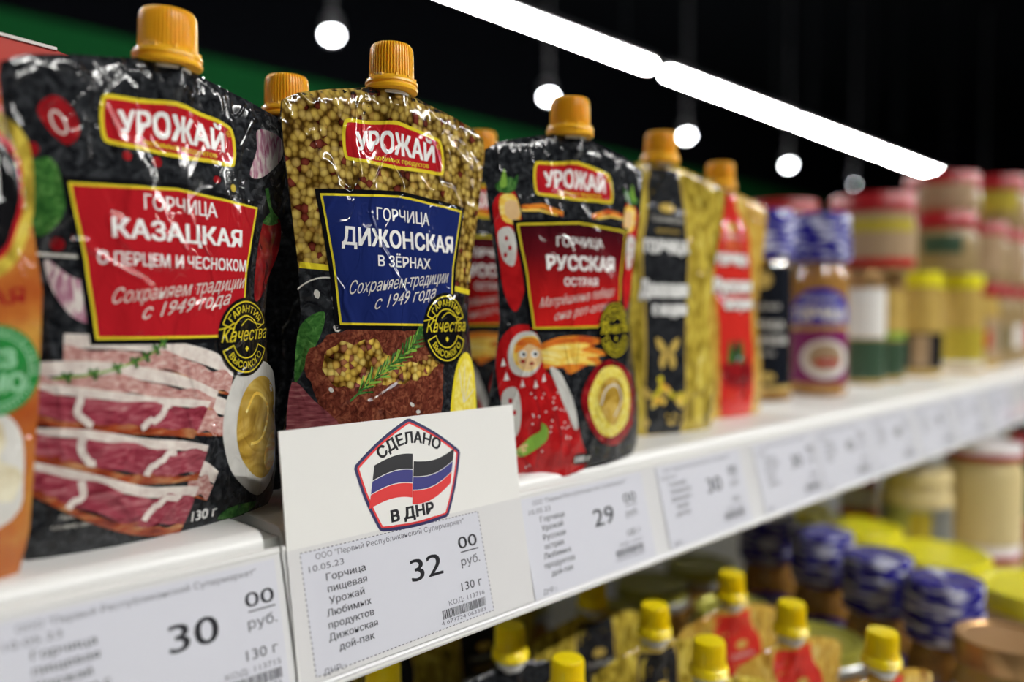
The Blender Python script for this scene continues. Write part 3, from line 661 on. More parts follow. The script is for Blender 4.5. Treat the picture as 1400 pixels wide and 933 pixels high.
def band_pouch(seed, style, wide=False, label='', loc=(0, 0, 0), rot=(0, 0, 0), sc=(1, 1, 1), group=None):
    """gold stand-up pouch with a dark or scarlet centre band"""
    o = empty('mustard_pouch', loc, rot, sc, 'YXZ'); tag(o, label, 'pouch', group)
    s = pouch_surface(WT, 1, seed); pouch_body(s, o, 'olive_print' if style == 'black' else 'ochre_print', 30, 50, seed); cap_parts(o, sy=1)
    p = Print(s, 2.5); c = 3 if style == 'black' else 7
    L = [(c - 11, .6), (c - 14, 20), (c - 14.5, 57), (c - 17, 85), (c - 17, 102), (c - 13, 122), (-10.5, 134), (-9, 143)]
    Rr = [(10 if style == 'black' else 12, 143), (13, 134), (c + 12, 122), (c + 14, 102), (c + 14, 85), (c + 13, 57), (c + 14, 20), (c + 13, .6)]
    if style != 'black': L = [(x - 2, y) for x, y in L]; Rr = [(x + 3 + (4 if y < 60 else 2), y) if y < 130 else (x, y) for x, y in Rr]
    if wide: L = [(x - (5 if y > 110 else 0), y) for x, y in L]; Rr = [(x + (4 if y > 125 else 2), y) for x, y in Rr]
    out = smooth_poly(L, 4, False) + smooth_poly(Rr, 4, False)
    p.poly(offset_poly(out, -.9)[1:-1] if False else offset_poly(out, -1.1), 'ink_gold', 0) if style == 'black' else None
    p.poly(out, 'charcoal_print' if style == 'black' else 'scarlet_film', 1)
    def bold_white(t, x0, x1, y, h):
        p.text(t, x0 - .5, x1 + .5, y - .5, h + 1, 'black_ink', 2, .16, y1=y + .1); p.text(t, x0, x1, y, h, 'white_ink', 3, .085, y1=y + .6)
    p.text('Славянская', c - 11, c + 11, 115, 3, 'cream_ink', 3, .01)
    p.poly(ellipse(c, 122.5, 5.5, 2.6, 16), 'ink_gold', 2); p.text('крепкая', c - 8, c + 8, 109, 2.6, 'ink_gold', 3, .01)
    bold_white('ГОРЧИЦА', c - 16.5, c + 15, 98, 7)
    if style == 'black':
        bold_white('Домашняя', c - 19, c + 15, 74.5, 9); bold_white('с медом', c - 11, c + 14, 65, 7)
        for sg in (-1, 1):
            p.poly(smooth_poly([(c + sg * .5, 46), (c + sg * 4, 51), (c + sg * 8, 52.5), (c + sg * 7, 47.5), (c + sg * 3.5, 45)], 4), 'ink_gold', 3)
            p.poly(smooth_poly([(c + sg * .5, 45), (c + sg * 4.5, 43.5), (c + sg * 5.5, 38), (c + sg * 3, 36), (c + sg * 1, 40)], 4), 'ink_gold', 3)
        r = random.Random(4)
        for i in range(26):
            x = r.uniform(-15, 14); y = 19 + r.gauss(0, 3.6) + (3 if abs(x) < 7 else 0)
            p.poly(wobble(ellipse(x + c, y, r.uniform(1.6, 3), r.uniform(1.4, 2.6), 9, rot=x), .4, i), r.choice(['flame_yellow', 'yellow_ink', 'ink_gold']), 3 + i % 3)
        for i in range(9): p.poly(ellipse(c + 4 + r.uniform(-3, 6), 9 + r.uniform(-3, 2), 1.2, 1, 7), 'ink_gold', 3)
    else:
        bold_white('Горчица', c - 21, c + 21, 84, 9) if False else bold_white('Русская', c - 20, c + 20, 80.5, 9); bold_white('острая', c - 11, c + 21, 70, 7.5)
        p.poly(smooth_poly([(c - 14, 34), (c - 6, 37), (c + 6, 36), (c + 16, 34), (c + 18, 24), (c + 10, 18), (c, 19), (c - 10, 21), (c - 14, 27)], 4), 'garnet', 3)
        for a in (-6, 0, 5): p.poly(smooth_poly([(c + a - 3, 36), (c + a - 2, 46), (c + a + 1, 50), (c + a + 3, 42), (c + a + 3, 36)], 4), 'leaf_print' if a else 'charcoal_print', 4)
        p.line(smooth_poly([(c + 10, 40), (c + 8, 30), (c + 11, 20), (c + 7, 12)], 5, False), 1.6, 'black_ink', 5)
        p.line(smooth_poly([(c - 14, 30), (c - 8, 27), (c + 2, 25), (c + 12, 27)], 5, False), 1, 'black_ink', 5)
    p.build('label_print', o, seed)
    return o

# ================================================================ SETTING
def structure(name, b, smooth=0):
    o = b.build(name, None, smooth); o['kind'] = 'structure'; return o
b = MB(); b.box(-8, 16, -4, 8, -.05, 0, 'floor_tile'); structure('floor', b)
b = MB(); b.box(-8, 16, -4, 8, 4.6, 4.7, 'ceiling_black'); structure('ceiling', b)
b = MB(); b.box(-8, 16, 6.5, 6.6, 0, EYE + 2.12, 'wall_green'); b.box(-8, 16, 6.5, 6.6, EYE + 2.12, 4.6, 'wall_dark'); structure('wall_back', b)
b = MB(); b.box(16, 16.1, -4, 8, 0, 4.6, 'wall_dark'); structure('wall_right', b)
b = MB(); b.box(-8.1, -8, -4, 8, 0, 4.6, 'wall_dark'); structure('wall_left', b)
b = MB(); b.box(-8, 16, -4.1, -4, 0, 4.6, 'wall_dark'); structure('wall_front', b)

# ---- lamps: rows of LED tubes and a row of round spotlights
def tube_lamp(x0, x1, y, label, group):
    o = empty('tube_lamp', ((x0 + x1) / 2, y, EYE + 1.3)); tag(o, label, 'lamp', group); h = (x1 - x0) / 2
    b = MB(); b.box(-h + .012, h - .012, -.027, .027, 0, .022, 'tube_light', .008); b.build('diffuser', o)
    b = MB(); b.box(-h, h, -.034, .034, .023, .06, 'lamp_housing', .004); b.build('housing', o)
    for sx in (-1, 1):
        b = MB(); b.lathe([(.0025, .06), (.0025, 1.94)], 'lamp_housing', 8, c=(sx * h * .7, 0)); b.build('hanging_wire', o)
xs = [3.64, 5.235, 6.82, 8.445]; YF = 2.51
far = [(-1.2, .39, ''), (.42, 2.0, ''), (2.03, 3.56, ''), (3.70, 5.19, ''), (5.28, 6.76, ''), (6.87, 8.75, '')]
names = ['long white tube lamp of the overhead row, hanging beyond the left frame edge', 'long white tube lamp hanging second from the left end of the row',
         'longest-looking white tube lamp, cut by the top edge of the picture', 'white tube lamp right of the gap in the overhead row',
         'white tube lamp in the overhead row, second from its far right end', 'shortest-looking white tube lamp at the far right end of the row']
for (a, c_, _), lb in zip(far, names): tube_lamp(a, c_, YF, lb, 'tube lamps over the next aisle')
near = ['tube lamp over the aisle, nearest behind the photographer', 'tube lamp over the aisle, second along behind the photographer', 'tube lamp over the aisle, third along behind the photographer', 'tube lamp over the aisle, farthest right behind the photographer']
for i, lb in enumerate(near): tube_lamp(-.2 + 1.62 * i, 1.4 + 1.62 * i, -1.5, lb, 'tube lamps over the near aisle')
def spot_lamp(x, y, label, mat='spot_light', r=.036):
    o = empty('spot_lamp', (x, y, EYE + 1.3)); tag(o, label, 'lamp', 'round spot lamps beyond the tubes')
    t = empty('lamp_head'); t.parent = o; t.rotation_euler = (R(-22), R(16), 0)
    b = MB(); b.lathe([(r + .006, -.01), (r + .009, 0), (r + .009, .06), (r, .1), (.02, .115)], 'lamp_housing', 28, cap=False); b.build('housing', t)
    b = MB(); b.lathe([(r, 0), (r * .9, -.006), (r * .5, -.012), (.002, -.014)][::-1], mat, 28); b.build('lens', t)
    b = MB(); b.lathe([(.008, .1), (.008, 1.94)], 'lamp_housing', 10); b.build('stem', o)
sp = [(2.07, 'leftmost glowing round spot lamp, above the seed-patterned pouch'), (3.57, 'glowing round spot lamp directly left of the red-panel pouch cap'),
      (5.07, 'glowing round spot lamp right of the black-band pouch cap'), (6.69, 'glowing round spot lamp between the scarlet pouch and blue jar tops'),
      (8.12, 'faintest round spot lamp, just above the red jar lids')]
for i, (x, lb) in enumerate(sp): spot_lamp(x, 3.26, lb, r=.036 if i < 4 else .008)
spot_lamp(9.7, 2.51, 'warm round spot lamp beyond the right end of the tubes', 'warm_spot_light', .055)

# ---- the shelving unit
def shelf(x0, x1, yf, z, name_label, depth=.40, front=True):
    o = empty('shelf_board', ((x0 + x1) / 2, yf, z)); tag(o, name_label, 'shelf', 'white shelf boards'); h = (x1 - x0) / 2
    # folded sheet-metal front: profile in y,z
    prof = [(depth, 0)] + [(.0045 - .0045 * math.sin(R(a)), -.0045 + .0045 * math.cos(R(a))) for a in range(0, 91, 15)] + [(0, -.0052), (0, -.046), (.003, -.046), (.003, -.03), (depth, -.03)]
    vs = [(-h, y, zz) for y, zz in prof] + [(h, y, zz) for y, zz in prof]; n = len(prof)
    b = MB(); b.add(vs, [[i, i + 1, i + 1 + n, i + n] for i in range(n - 1)] + [[n - 1, 0, n, 2 * n - 1]] + [list(range(n))[::-1], list(range(n, 2 * n))], 'shelf_enamel')
    b.build('board', o, 35); return o
XJ = .1118
shelf(-.9, XJ, .2145, ZS, 'white shelf board under the bacon-picture pouch, ending at a joint')
shelf(XJ + .0062, 2.2, .2145, ZS, 'white shelf board carrying all products right of the joint')
b = MB(); b.box(XJ + .0002, XJ + .0060, .2165, .6, ZS - .03, ZS - .003, 'grey_plastic')
tag(b.build('joint_strip', None, 0), 'grey plastic filler between the two white shelf boards', 'filler')
o = empty('back_panel', (.6, .615, ZL)); tag(o, 'pale metal back panel of the shelving behind the pouches', 'panel')
b = MB(); b.box(-1.5, 1.6, 0, .012, -.3, .35, 'gondola_back', .001); b.build('sheet', o, 30)
shelf(-.9, 2.2, .06, ZL, 'lower white shelf board under the yellow-capped pouches', .55)

# ---- price rails: flat plane tilted outwards at the bottom
PH = R(14)
def rail_pt(x, s, off=0):            # x, s in mm along the rail plane; off mm towards the aisle
    return (x / 1000, .212 - s / 1000 * math.sin(PH) - off / 1000 * math.cos(PH), EYE - .070 - s / 1000 * math.cos(PH) + off / 1000 * math.sin(PH))
def rail(x0, x1, label):
    o = empty('price_rail', rail_pt((x0 + x1) / 2, 0)); tag(o, label, 'price rail', 'price rails'); o.location = (0, 0, 0)
    def sheet(prof, mat, name):      # prof: (s, off) closed outline
        n = len(prof); vs = [rail_pt(x0, *p) for p in prof] + [rail_pt(x1, *p) for p in prof]
        b = MB(); b.add(vs, [[i, (i + 1) % n, (i + 1) % n + n, i + n] for i in range(n)] + [list(range(n))[::-1], list(range(n, 2 * n))], mat)
        return b.build(name, o, 30)
    sheet([(-1.2, -1.2), (-1.6, -.4), (-1.2, .3), (0, .4), (.6, 0), (39.2, 0), (40.2, .4), (40.6, 1.4), (40.4, 2.1), (41.1, 2.1), (41.9, 1.2), (41.6, -.3), (40.5, -1.1)], 'rail_plastic', 'channel')
    sheet([(.4, 1.5), (.4, 1.75), (20, 1.75), (39.2, 1.75), (40.6, 1.95), (40.6, 1.7), (39.2, 1.5), (20, 1.5)], 'clear_plastic', 'clear_cover')
    return o
rail(-250, 115.4, 'price rail left of the joint, holding the cut-off 30 price ticket')
rail(116.2, 1900, 'price rail right of the joint, holding the flag card and all further tickets')
def rail_surf(off0):
    n = Vector((0, -math.cos(PH), math.sin(PH)))
    def f(u, v, off): return rail_pt(u, -v, off0 + off), n
    return f
def ticket(x0, x1, label, price, lines, code, weight, bars=True, grade=0, dx=0.0, name='price_ticket', w_off=.25, date='10.05.23'):
    """printed paper ticket; x in mm along the rail, dx = left edge of its print"""
    o = empty(name); tag(o, label, 'price ticket', 'price tickets in the rails')
    b = MB(); vs = [rail_pt(x, s, of) for of in (w_off, w_off + .22) for x, s in ((x0, 39), (x1, 39), (x1, 1.6), (x0, 1.6))]
    b.add(vs, [[0, 1, 2, 3][::-1], [4, 5, 6, 7], [0, 1, 5, 4], [1, 2, 6, 5], [2, 3, 7, 6], [3, 0, 4, 7]], 'tag_paper'); b.build('paper', o, 0)
    p = Print(rail_surf(w_off + .22), 0, .03, .03); ticket_print(p, dx, price, lines, code, weight, date); p.build('printed_text', o)
    return o
def ticket_print(p, L, price, lines, code, weight, date='10.05.23', dashed=False, foot='ДНР:::', barno='4 673724 063383', layer=0):
    """L: left edge of the print in mm; v = -s"""
    p.text('ООО "Первый Республиканский Супермаркет"', L + 5, L + 64.6, -4.7, 1.75, 'ink_grey', layer, 0)
    p.text(date, L + 2.2, L + 14.4, -8, 1.9, 'ink_grey', layer, 0)
    y = -11.6
    for t, off, wd in lines:
        p.text(t, L + 7.6 + off, L + 7.6 + off + wd, y, 2.15, 'ink', layer, .012); y -= 3.48
    p.text(price, L + 38.7, L + 52.2, -19.4, 7.4, 'ink', layer, .012)
    p.text('00', L + 60.4, L + 69.2, -13.1, 4.2, 'ink', layer, .006); p.line([(L + 61, -14.3), (L + 69.3, -14.3)], .38, 'ink', layer)
    p.text('руб.', L + 60.5, L + 69.2, -18.9, 2.9, 'ink', layer, 0)
    p.text(weight, L + 58.9, L + 68.4, -27.1, 2.9, 'ink', layer, 0)
    p.text('КОД: ' + code, L + 52.4, L + 68.8, -30.4, 1.6, 'ink_grey', layer, 0)
    r = random.Random(int(code)); x = L + 49
    while x < L + 68.6:
        wd = r.choice([.18, .18, .3, .42]); p.line([(x + wd / 2, -31.3), (x + wd / 2, -34.2)], wd, 'ink', layer); x += wd + r.choice([.17, .2, .32])
    p.text(barno, L + 48, L + 68.2, -35.9, 1.3, 'ink_grey', layer, 0)
    p.text(foot, L + 2.6, L + 10.4, -38, 1.9, 'ink_grey', layer, 0)
    if dashed:
        for a, c_ in (((L, -1.9), (L + 71.8, -1.9)), ((L + 71.8, -1.9), (L + 71.8, -36.8)), ((L + 71.8, -36.8), (L, -37.6)), ((L, -37.6), (L, -1.9))):
            a = np.array(a, float); c_ = np.array(c_, float); n = int(np.hypot(*(c_ - a)) / 1.5)
            for i in range(n): p.line([a + (c_ - a) * i / n, a + (c_ - a) * (i + .55) / n], .26, 'ink_grey', layer)
base = [('Горчица', 0, 14.2), ('пищевая', 0, 14.2), ('Урожай', 0, 12.6), ('Любимых', -1.4, 16), ('продуктов', -1.4, 16.4), ('Дижонская', -1.8, 17.6), ('дой-пак', 1.2, 12.8)]
ticket(36, 113.2, 'price ticket reading 30, cut by the bottom left corner', '30', [('Горчица', 0, 14.2), ('пищевая', 0, 14.6), ('Урожай', 0, 12.6), ('Казацкая с', -1.4, 18), ('перцем и', -1.4, 15), ('чесноком', -1.8, 16), ('дой-пак', 1.2, 12.8)], '113715', '130 г', dx=42.6)
ticket(214.8, 293, 'price ticket reading 29, directly right of the flag card', '29', [('Горчица', 0, 14.2), ('Урожай', 0, 12.6), ('Русская', 0, 13), ('острая', 0, 11), ('Любимых', -1.4, 16), ('продуктов', -1.8, 17.6), ('дой-пак', 1.2, 12.8)], '113717', '100 г', dx=216.8)
ticket(304.6, 380, 'price ticket reading 30 below the black-band pouch', '30', [('Горчица', 0, 14.2), ('Славянская', 0, 17), ('Домашняя с', 0, 17), ('медом', 3, 10), ('дой-пак', 1.4, 12)], '113718', '130 г', dx=304.8)
ticket(394.5, 467, 'price ticket below the scarlet-band pouch, fourth along the rail', '30', [('Горчица', 0, 14.2), ('Славянская', 0, 17), ('Русская', 0, 13), ('острая', 0, 10), ('дой-пак', 1.4, 12)], '113719', '130 г', dx=395)
ticket(469.5, 548, 'price ticket below the dark blue-topped jar', '45', [('Горчица', 0, 14.2), ('французская', 0, 17), ('зернистая', 0, 15), ('стекло', 0, 10)], '113720', '180 г', dx=471)
ticket(551, 632, 'price ticket below the purple-label jar', '48', [('Горчица', 0, 14.2), ('французская', 0, 17), ('в зернах', 0, 15), ('стекло', 0, 10)], '113721', '190 г', dx=555)
ticket(640, 722, 'price ticket below the row of small jars, fuzzy with distance', '38', base[:4], '113722', '200 г', dx=645)
ticket(730, 812, 'price ticket second from the right edge of the rail', '41', base[:4], '113723', '200 г', dx=736)
ticket(830, 912, 'price ticket beside the right edge of the picture', '52', base[:4], '113724', '200 г', dx=836)

# ---- the tall flag card with ticket 32 (its part above the rail stands a little straighter)
def card_pt(x, s, off):
    if s >= 0: return rail_pt(x, s, off)
    a = R(6); k = -s; bx, by, bz = rail_pt(x, 0, 0)
    return (bx - .065 * k / 1000, by + k / 1000 * math.sin(a) - off / 1000 * math.cos(a), bz + k / 1000 * math.cos(a) + off / 1000 * math.sin(a))
def card_surf(off0):
    n = Vector((0, -math.cos(R(10)), math.sin(R(10))))
    def f(u, v, off): return card_pt(u, -v, off0 + off), n
    return f
card = empty('flag_card'); tag(card, 'tall white card with a striped flag emblem and price 32', 'price card')
b = MB(); q = [(115.6, 39), (213.8, 39), (215.6, 0), (217.4, -35.1), (119.4, -35.1), (117.4, 0)]
b.add([card_pt(x, s, of) for of in (.3, .75) for x, s in q], [[5, 2, 1, 0], [4, 3, 2, 5], [6, 7, 8, 11], [11, 8, 9, 10]] + [[i, (i + 1) % 6, (i + 1) % 6 + 6, i + 6] for i in range(6)], 'card_paper'); b.build('card_sheet', card, 30)
p = Print(card_surf(.75), 0, .03, .03)
p.poly([(121.4, -37.6), (193.2, -36.8), (193.2, -1.9), (121.4, -1.9)], 'tag_paper', 0)
ticket_print(p, 121.4, '32', base, '113716', '130 г', dashed=True, layer=1)
p.build('printed_text', card)
p = Print(card_surf(.75), 2, .035, .06)
pent = [(150.6, -1.0), (179.6, -1.2), (188.6, 20.9), (167.4, 34.6), (143.6, 21.2)]
def rnd(P, d): return P
def bowed(C, k):
    o = []
    for i in range(len(C)):
        a = np.array(C[i], float); c_ = np.array(C[(i + 1) % len(C)], float); d = c_ - a; nn = np.array([-d[1], d[0]]); nn *= -k if np.dot(nn, a - np.array([166, 15])) < 0 else k
        o += [tuple(a + d * t + nn * math.sin(t * math.pi)) for t in np.linspace(.03, .97, 9)]
    return o
P0 = bowed([(150.7, -1.1), (179.5, -1.2), (188.6, 20.9), (167.4, 34.7), (143.6, 21.2)], .035)
p.poly(P0, 'navy_ink', 0); p.poly(offset_poly(P0, 1.05), 'flag_red', 1); p.poly(offset_poly(P0, 1.75), 'card_paper', 2)
def wave(f, x): # height of the flag's stripe edge at x: two billows meeting at the fold
    if x < 166: t = (x - 149) / 17; return (8.2 + 1.5 * math.sin(t * 2.2 - .2)) + t * .6
    t = (x - 166) / 19; return (7.2 + 1.9 * t - 1.0 * math.sin(t * 3.1))
def flagband(f0, f1, mat, x0, x1, side):
    n = 12; H = 13.6
    def pt(t, f):
        if side == 0:   # left half
            xb = 147.4 + t * 17.6; xt = 151.4 + t * 15.9; yb = 7.0 + 2.6 * math.sin(t * 2.3) + .0 * t - t * 1.0; yt = 20.6 + 2.6 * math.sin(t * 2.1) - t * .4
        else:
            xb = 164.6 + t * 17.6; xt = 167.4 + t * 18.4; yb = 5.6 + 4.6 * t ** 1.2 - 1.6 * math.sin(t * 3.14); yt = 19.9 + 2.2 * t - 1.7 * math.sin(t * 3.14)
        return (xb + (xt - xb) * f, yb + (yt - yb) * f)
    p.poly([pt(i / n, f0) for i in range(n + 1)] + [pt(1 - i / n, f1) for i in range(n + 1)], mat, 4)
    return [pt(i / n, f1) for i in range(n + 1)]
for side in (0, 1):
    flagband(0, .32, 'flag_red', 0, 0, side); e = flagband(.34, .63, 'flag_blue', 0, 0, side); flagband(.65, 1, 'flag_black', 0, 0, side)
p.arc_text('СДЕЛАНО', 166.7, 6.6, 19.6, 128, 53, 3.9, 'ink', 3, .035)
p.text('В ДНР', 155.4, 173.6, 1.3, 3.9, 'ink', 3, .045)
p.build('flag_emblem', card)

# ================================================================ UPPER SHELF PRODUCTS
cossack_pouch(1, True, 'large black pouch with bacon slices and red name panel, nearest at the left', (.0925, .2398, ZS), (R(2.4), R(.2), R(10)), (.88, .88, .922))
dijon_pouch(2, 'pouch covered in printed mustard seeds with dark blue name panel', (.1655, .2262, ZS), (R(-.9), R(1.2), R(-5.8)), (.842, .842, .962))
hot_pouch(3, 'pouch with dark red panel, flames and red-scarfed folk figure', (.2551, .2215, ZS), (R(1), R(-.6), R(-7.5)), (.912, .912, .937))
band_pouch(4, 'black', False, 'olive-gold pouch with black centre band and gold butterfly, on the upper shelf', (.352, .2483, ZS), (R(1), R(1.7), R(-19)), (.93, .93, .976))
band_pouch(5, 'red', False, 'gold pouch with scarlet centre band, left of the blue-topped jars', (.4369, .2584, ZS), (R(.2), R(.6), R(-10.8)), (.93, .93, .956))
c2 = cossack_pouch(6, True, 'pouch whose yellow cap shows between the bacon-picture and seed-patterned pouches', (.1525, .271, ZS), (R(0), 0, R(184)), (.88, .88, .93))
h2 = hot_pouch(7, 'dark red-panel pouch standing in the gap behind the seed-patterned pouch', (.268, .290, ZS), (0, 0, R(-6)), (.88, .88, .937))
# leftmost orange pouch
def orange_pouch():
    o = empty('sauce_pouch', (.0095, .2225, ZS), (0, 0, R(2)), (1, 1, 1), 'YXZ'); tag(o, 'orange pouch with black panel and green round badge at the left edge', 'pouch')
    s = pouch_surface(WT2, .8, 9); pouch_body(s, o, 'orange_gold_print', seed=9); cap_parts(o)
    p = Print(s, 2.0)
    zs = [(s.hw(v) - .2, v) for v in np.arange(84, 146, 3)]
    p.poly(zs + [(-x, v) for x, v in zs][::-1], 'brand_red', 0)
    def ring(d): return smooth_poly([(-36, 75 - d), (10, 74 - d), (36, 77 - d), (42 + d * .55, 86 - d * .7), (43.8 + d * .6, 96), (41 + d * .55, 104 + d), (28, 110 + d), (0, 114 + d), (-36, 110 + d)], 4)
    p.poly(ring(5.5), 'olive_print', 1); p.poly(ring(1.6), 'brand_red', 2); p.poly(ring(0), 'black_ink', 3)
    p.text('ШАШЛЫЧНЫЙ', -34, 39, 91, 10.5, 'white_ink', 4, .05)
    p.text('ПИКАНТНАЯ', 2, 44, 61.5, 4, 'garnet', 1, .02, y1=66.5)
    p.poly(smooth_poly([(20, 40), (34, 42), (42, 36), (43, 24), (40, 14), (20, 10), (0, 12), (0, 36)], 4), 'bowl_print', 0)
    for x, y, rr in ((33, 34, 7), (37, 24, 6), (24, 27, 9), (12, 30, 8)): p.poly(wobble(ellipse(x, y, rr, rr * .8, 18, rot=x), .5, int(x)), 'dumpling_print', 2 + int(x) % 3)
    p.build('label_print', o, 9)
    p = Print(s, 2.0, base=.5)
    cx, cy = 36.6, 50.5
    p.poly(ellipse(cx, cy, 10.9, 10.9, 36), 'badge_green', 0); p.line(ellipse(cx, cy, 8.2, 8.2, 30), .4, 'badge_light', 1, True)
    p.arc_text('БЕЗ УСИЛИТЕЛЕЙ', cx, cy, 8.6, 190, -10, 1.6, 'badge_light', 1, .01); p.arc_text('КОНСЕРВАНТОВ', cx, cy, 10.2, 205, 335, 1.6, 'badge_light', 1, .01, True)
    p.text('БЕЗ', cx - 6.5, cx + 5, cy + .6, 4.4, 'badge_light', 1, .05); p.text('ГМО', cx - 5, cx + 7, cy - 5.2, 4.4, 'badge_light', 1, .05)
    p.build('green_badge', o, 9)
orange_pouch()
o = empty('red_carton', (.035, .30, ZS)); tag(o, 'red carton with a pale top edge behind the orange pouch', 'carton')
b = MB(); b.prism([(-.05, 0), (.048, 0), (.048, .1475), (.044, .1483), (-.05, .1545)], -.014, .014, 'red_carton'); b.build('box', o, 0)
b = MB(); b.prism([(.0445, .1481), (-.05, .1543), (-.05, .1553), (.0445, .1491)], -.0146, -.0125, 'carton_edge'); b.build('top_edge', o, 0)

# ---------------------------------------------------------------- jars
def cyl_surf(r):
    def f(u, v, off):
        a = u / 1000 / r - math.pi / 2; n = Vector((math.cos(a), math.sin(a), 0)); rr = r + off / 1000
        return (rr * n.x, rr * n.y, v / 1000), n
    return f
def sleeve(o, r, z0, z1, seed):
    rr = random.Random(seed); ph = [rr.uniform(0, 6.28) for _ in range(5)]
    b = MB(); prof = [(r * .98, z0), (r * 1.03, z0 + .002), (r * 1.02, z0 + (z1 - z0) * .3), (r * 1.01, z0 + (z1 - z0) * .6), (r * 1.0, z1 - .003), (r * .95, z1), (r * .8, z1 + .0005), (r * .4, z1), (.001, z1 - .0003)]
    b.lathe(prof, 'blue_sleeve', 56, lambda a, k, q: q * (1 + .022 * math.sin(a * 7 + ph[0] + k) + .016 * math.sin(a * 13 + ph[1] - k * 1.3)) if k < 6 else q)
    return b.build('blue_sleeve', o, 60, lambda c: (math.atan2(c.y, c.x) * r * 100, c.z * 100 + seed))
def purple_jar(x, y, z, yaw, label, seed, group=None, detail=True):
    o = empty('mustard_jar', (x, y, z), (0, 0, R(yaw))); tag(o, label, 'jar', group)
    b = MB(); b.lathe([(.0165, 0), (.0205, .0015), (.0212, .006), (.0212, .02), (.0212, .045), (.0212, .084), (.02, .092), (.0168, .1), (.0158, .104), (.0158, .112)], 'grain_glass', 48, lambda a, k, r: r * (1 + .018 * math.cos(8 * a))); b.build('glass', o, 50)
    sleeve(o, .0222, .1035, .1405, seed)
    p = Print(cyl_surf(.0219), 2); W = 25
    p.poly([(-W, 56)] + [(W * math.cos(R(a)), 62 + 21 * math.sin(R(a))) for a in range(180, -1, -12)] + [(W, 56)], 'royal_blue_ink', 0)
    p.poly([(-W, 11), (-W, 56), (W, 56), (W, 11)][::-1], 'purple_ink', 0); p.line([(-W, 53), (W, 53)], 4, 'jar_gold_ink', 1)
    p.poly(ellipse(4, 29, 19, 15, 30), 'jar_white_ink', 1); p.poly(ellipse(4, 30.5, 13.5, 10.5, 26), 'jar_tan_ink', 2); p.poly(ellipse(5, 26.5, 10, 3.2, 18), 'jar_red_ink', 3)
    p.text('ФРАНЦУЗСКАЯ', -14, 14, 73, 4, 'jar_white_ink', 1, .03); p.text('ГОРЧИЦА', -21, 21, 59, 10, 'jar_white_ink', 1, .07)
    p.text('ЗЕРНИСТАЯ', -18, 18, 51.6, 2.6, 'garnet', 2, .02); p.text('190 г', 2, 10, 25.5, 2, 'jar_white_ink', 4)
    p.build('label_print', o); return o
def black_jar(x, y, z, yaw, label, seed, group=None):
    o = empty('mustard_jar', (x, y, z), (0, 0, R(yaw))); tag(o, label, 'jar', group)
    b = MB(); b.lathe([(.0185, 0), (.0212, .0015), (.0215, .006), (.0215, .09), (.019, .1), (.017, .104), (.017, .112)], 'dark_mustard_glass', 48); b.build('glass', o, 50)
    sleeve(o, .022, .1035, .1385, seed)
    p = Print(cyl_surf(.0217), 2); W = 26
    p.poly([(-W, 12), (-W, 98), (W, 98), (W, 12)][::-1], 'jar_black_ink', 0); p.line([(-W, 10), (W, 10)], 3, 'jar_gold_ink', 0)
    p.text('СТОЛОВАЯ', -12, 12, 67, 3.4, 'jar_white_ink', 1, .02); p.text('ГОРЧИЦА', -16, 16, 53, 5.4, 'jar_white_ink', 1, .04); p.text('ФРАНЦУЗСКАЯ', -19, 19, 42, 5.4, 'jar_white_ink', 1, .04)
    p.text('в зернах', -9, 9, 34, 3, 'jar_white_ink', 1, .01); p.poly(ellipse(0, 88, 6, 6, 20), 'jar_gold_ink', 1); p.poly(ellipse(3, 18, 6, 3, 16), 'jar_gold_ink', 1)
    p.build('label_print', o); return o
purple_jar(.6125, .272, ZS, -62, 'blue-topped glass jar with blue and purple label, front right on the upper shelf', 1)
black_jar(.549, .287, ZS, -60, 'blue-topped jar with black label, right behind the scarlet-band pouch', 2)
black_jar(.602, .330, ZS, -60, 'blue-topped jar with black label, hidden behind the purple-label jar', 5)
def simple_jar(x, y, z, r, h, lid, body, label, bands=(), yaw=-64, group=None, lidh=.013, name='condiment_jar', text=None, lid_rim=None, cat='jar'):
    o = empty(name, (x, y, z), (0, 0, R(yaw))); tag(o, label, cat, group)
    hb = h - lidh
    b = MB(); b.lathe([(r * .88, 0), (r * .98, .0015), (r, .006), (r, hb * .8), (r * .97, hb * .88), (r * .86, hb * .97), (r * .86, hb)], body, 36); b.build('body', o, 45)
    b = MB()
    n = 72; b.lathe([(r * .93, hb - .001), (r * .96, hb), (r * .96, h - .0015), (r * .93, h), (r * .8, h), (r * .77, h - .001), (.001, h - .001)], lid, n, lambda a, k, q: q - (.0004 if (int(round(a / 2 / math.pi * n)) % 2 and k in (1, 2)) else 0)); lo = b.build('lid', o, 35)
    if lid_rim:
        b = MB(); b.lathe([(r * .97, hb - .001), (r * 1.0, hb), (r * 1.0, hb + .004), (r * .965, hb + .005)], lid_rim, 40, cap=False); b.build('lid_rim', o, 35)
    if bands:
        p = Print(cyl_surf(r + .0002), 4)
        for k, (v0, v1, w_, mat) in enumerate(bands):
            W = w_ * r * 1000; p.poly([(-W, v0 * h * 1000), (W, v0 * h * 1000), (W, v1 * h * 1000), (-W, v1 * h * 1000)], mat, k)
        if text: p.text(text, -r * 900, r * 900, (bands[0][0] + .35 * (bands[0][1] - bands[0][0])) * h * 1000, h * 100, 'jar_white_ink' if bands[0][3] != 'jar_white_ink' else 'jar_red_ink', len(bands), .03)
        p.build('label_print', o)
    return o
g0 = 'small jars in the far row'
simple_jar(.735, .288, ZS, .021, .101, 'bronze_lid', 'mustard_glass', 'small bronze-lidded jar with white label and green foot label, left end of the far row', [(.05, .4, 1.5, 'jar_green_ink'), (.42, .85, 1.5, 'jar_white_ink')], group=g0)
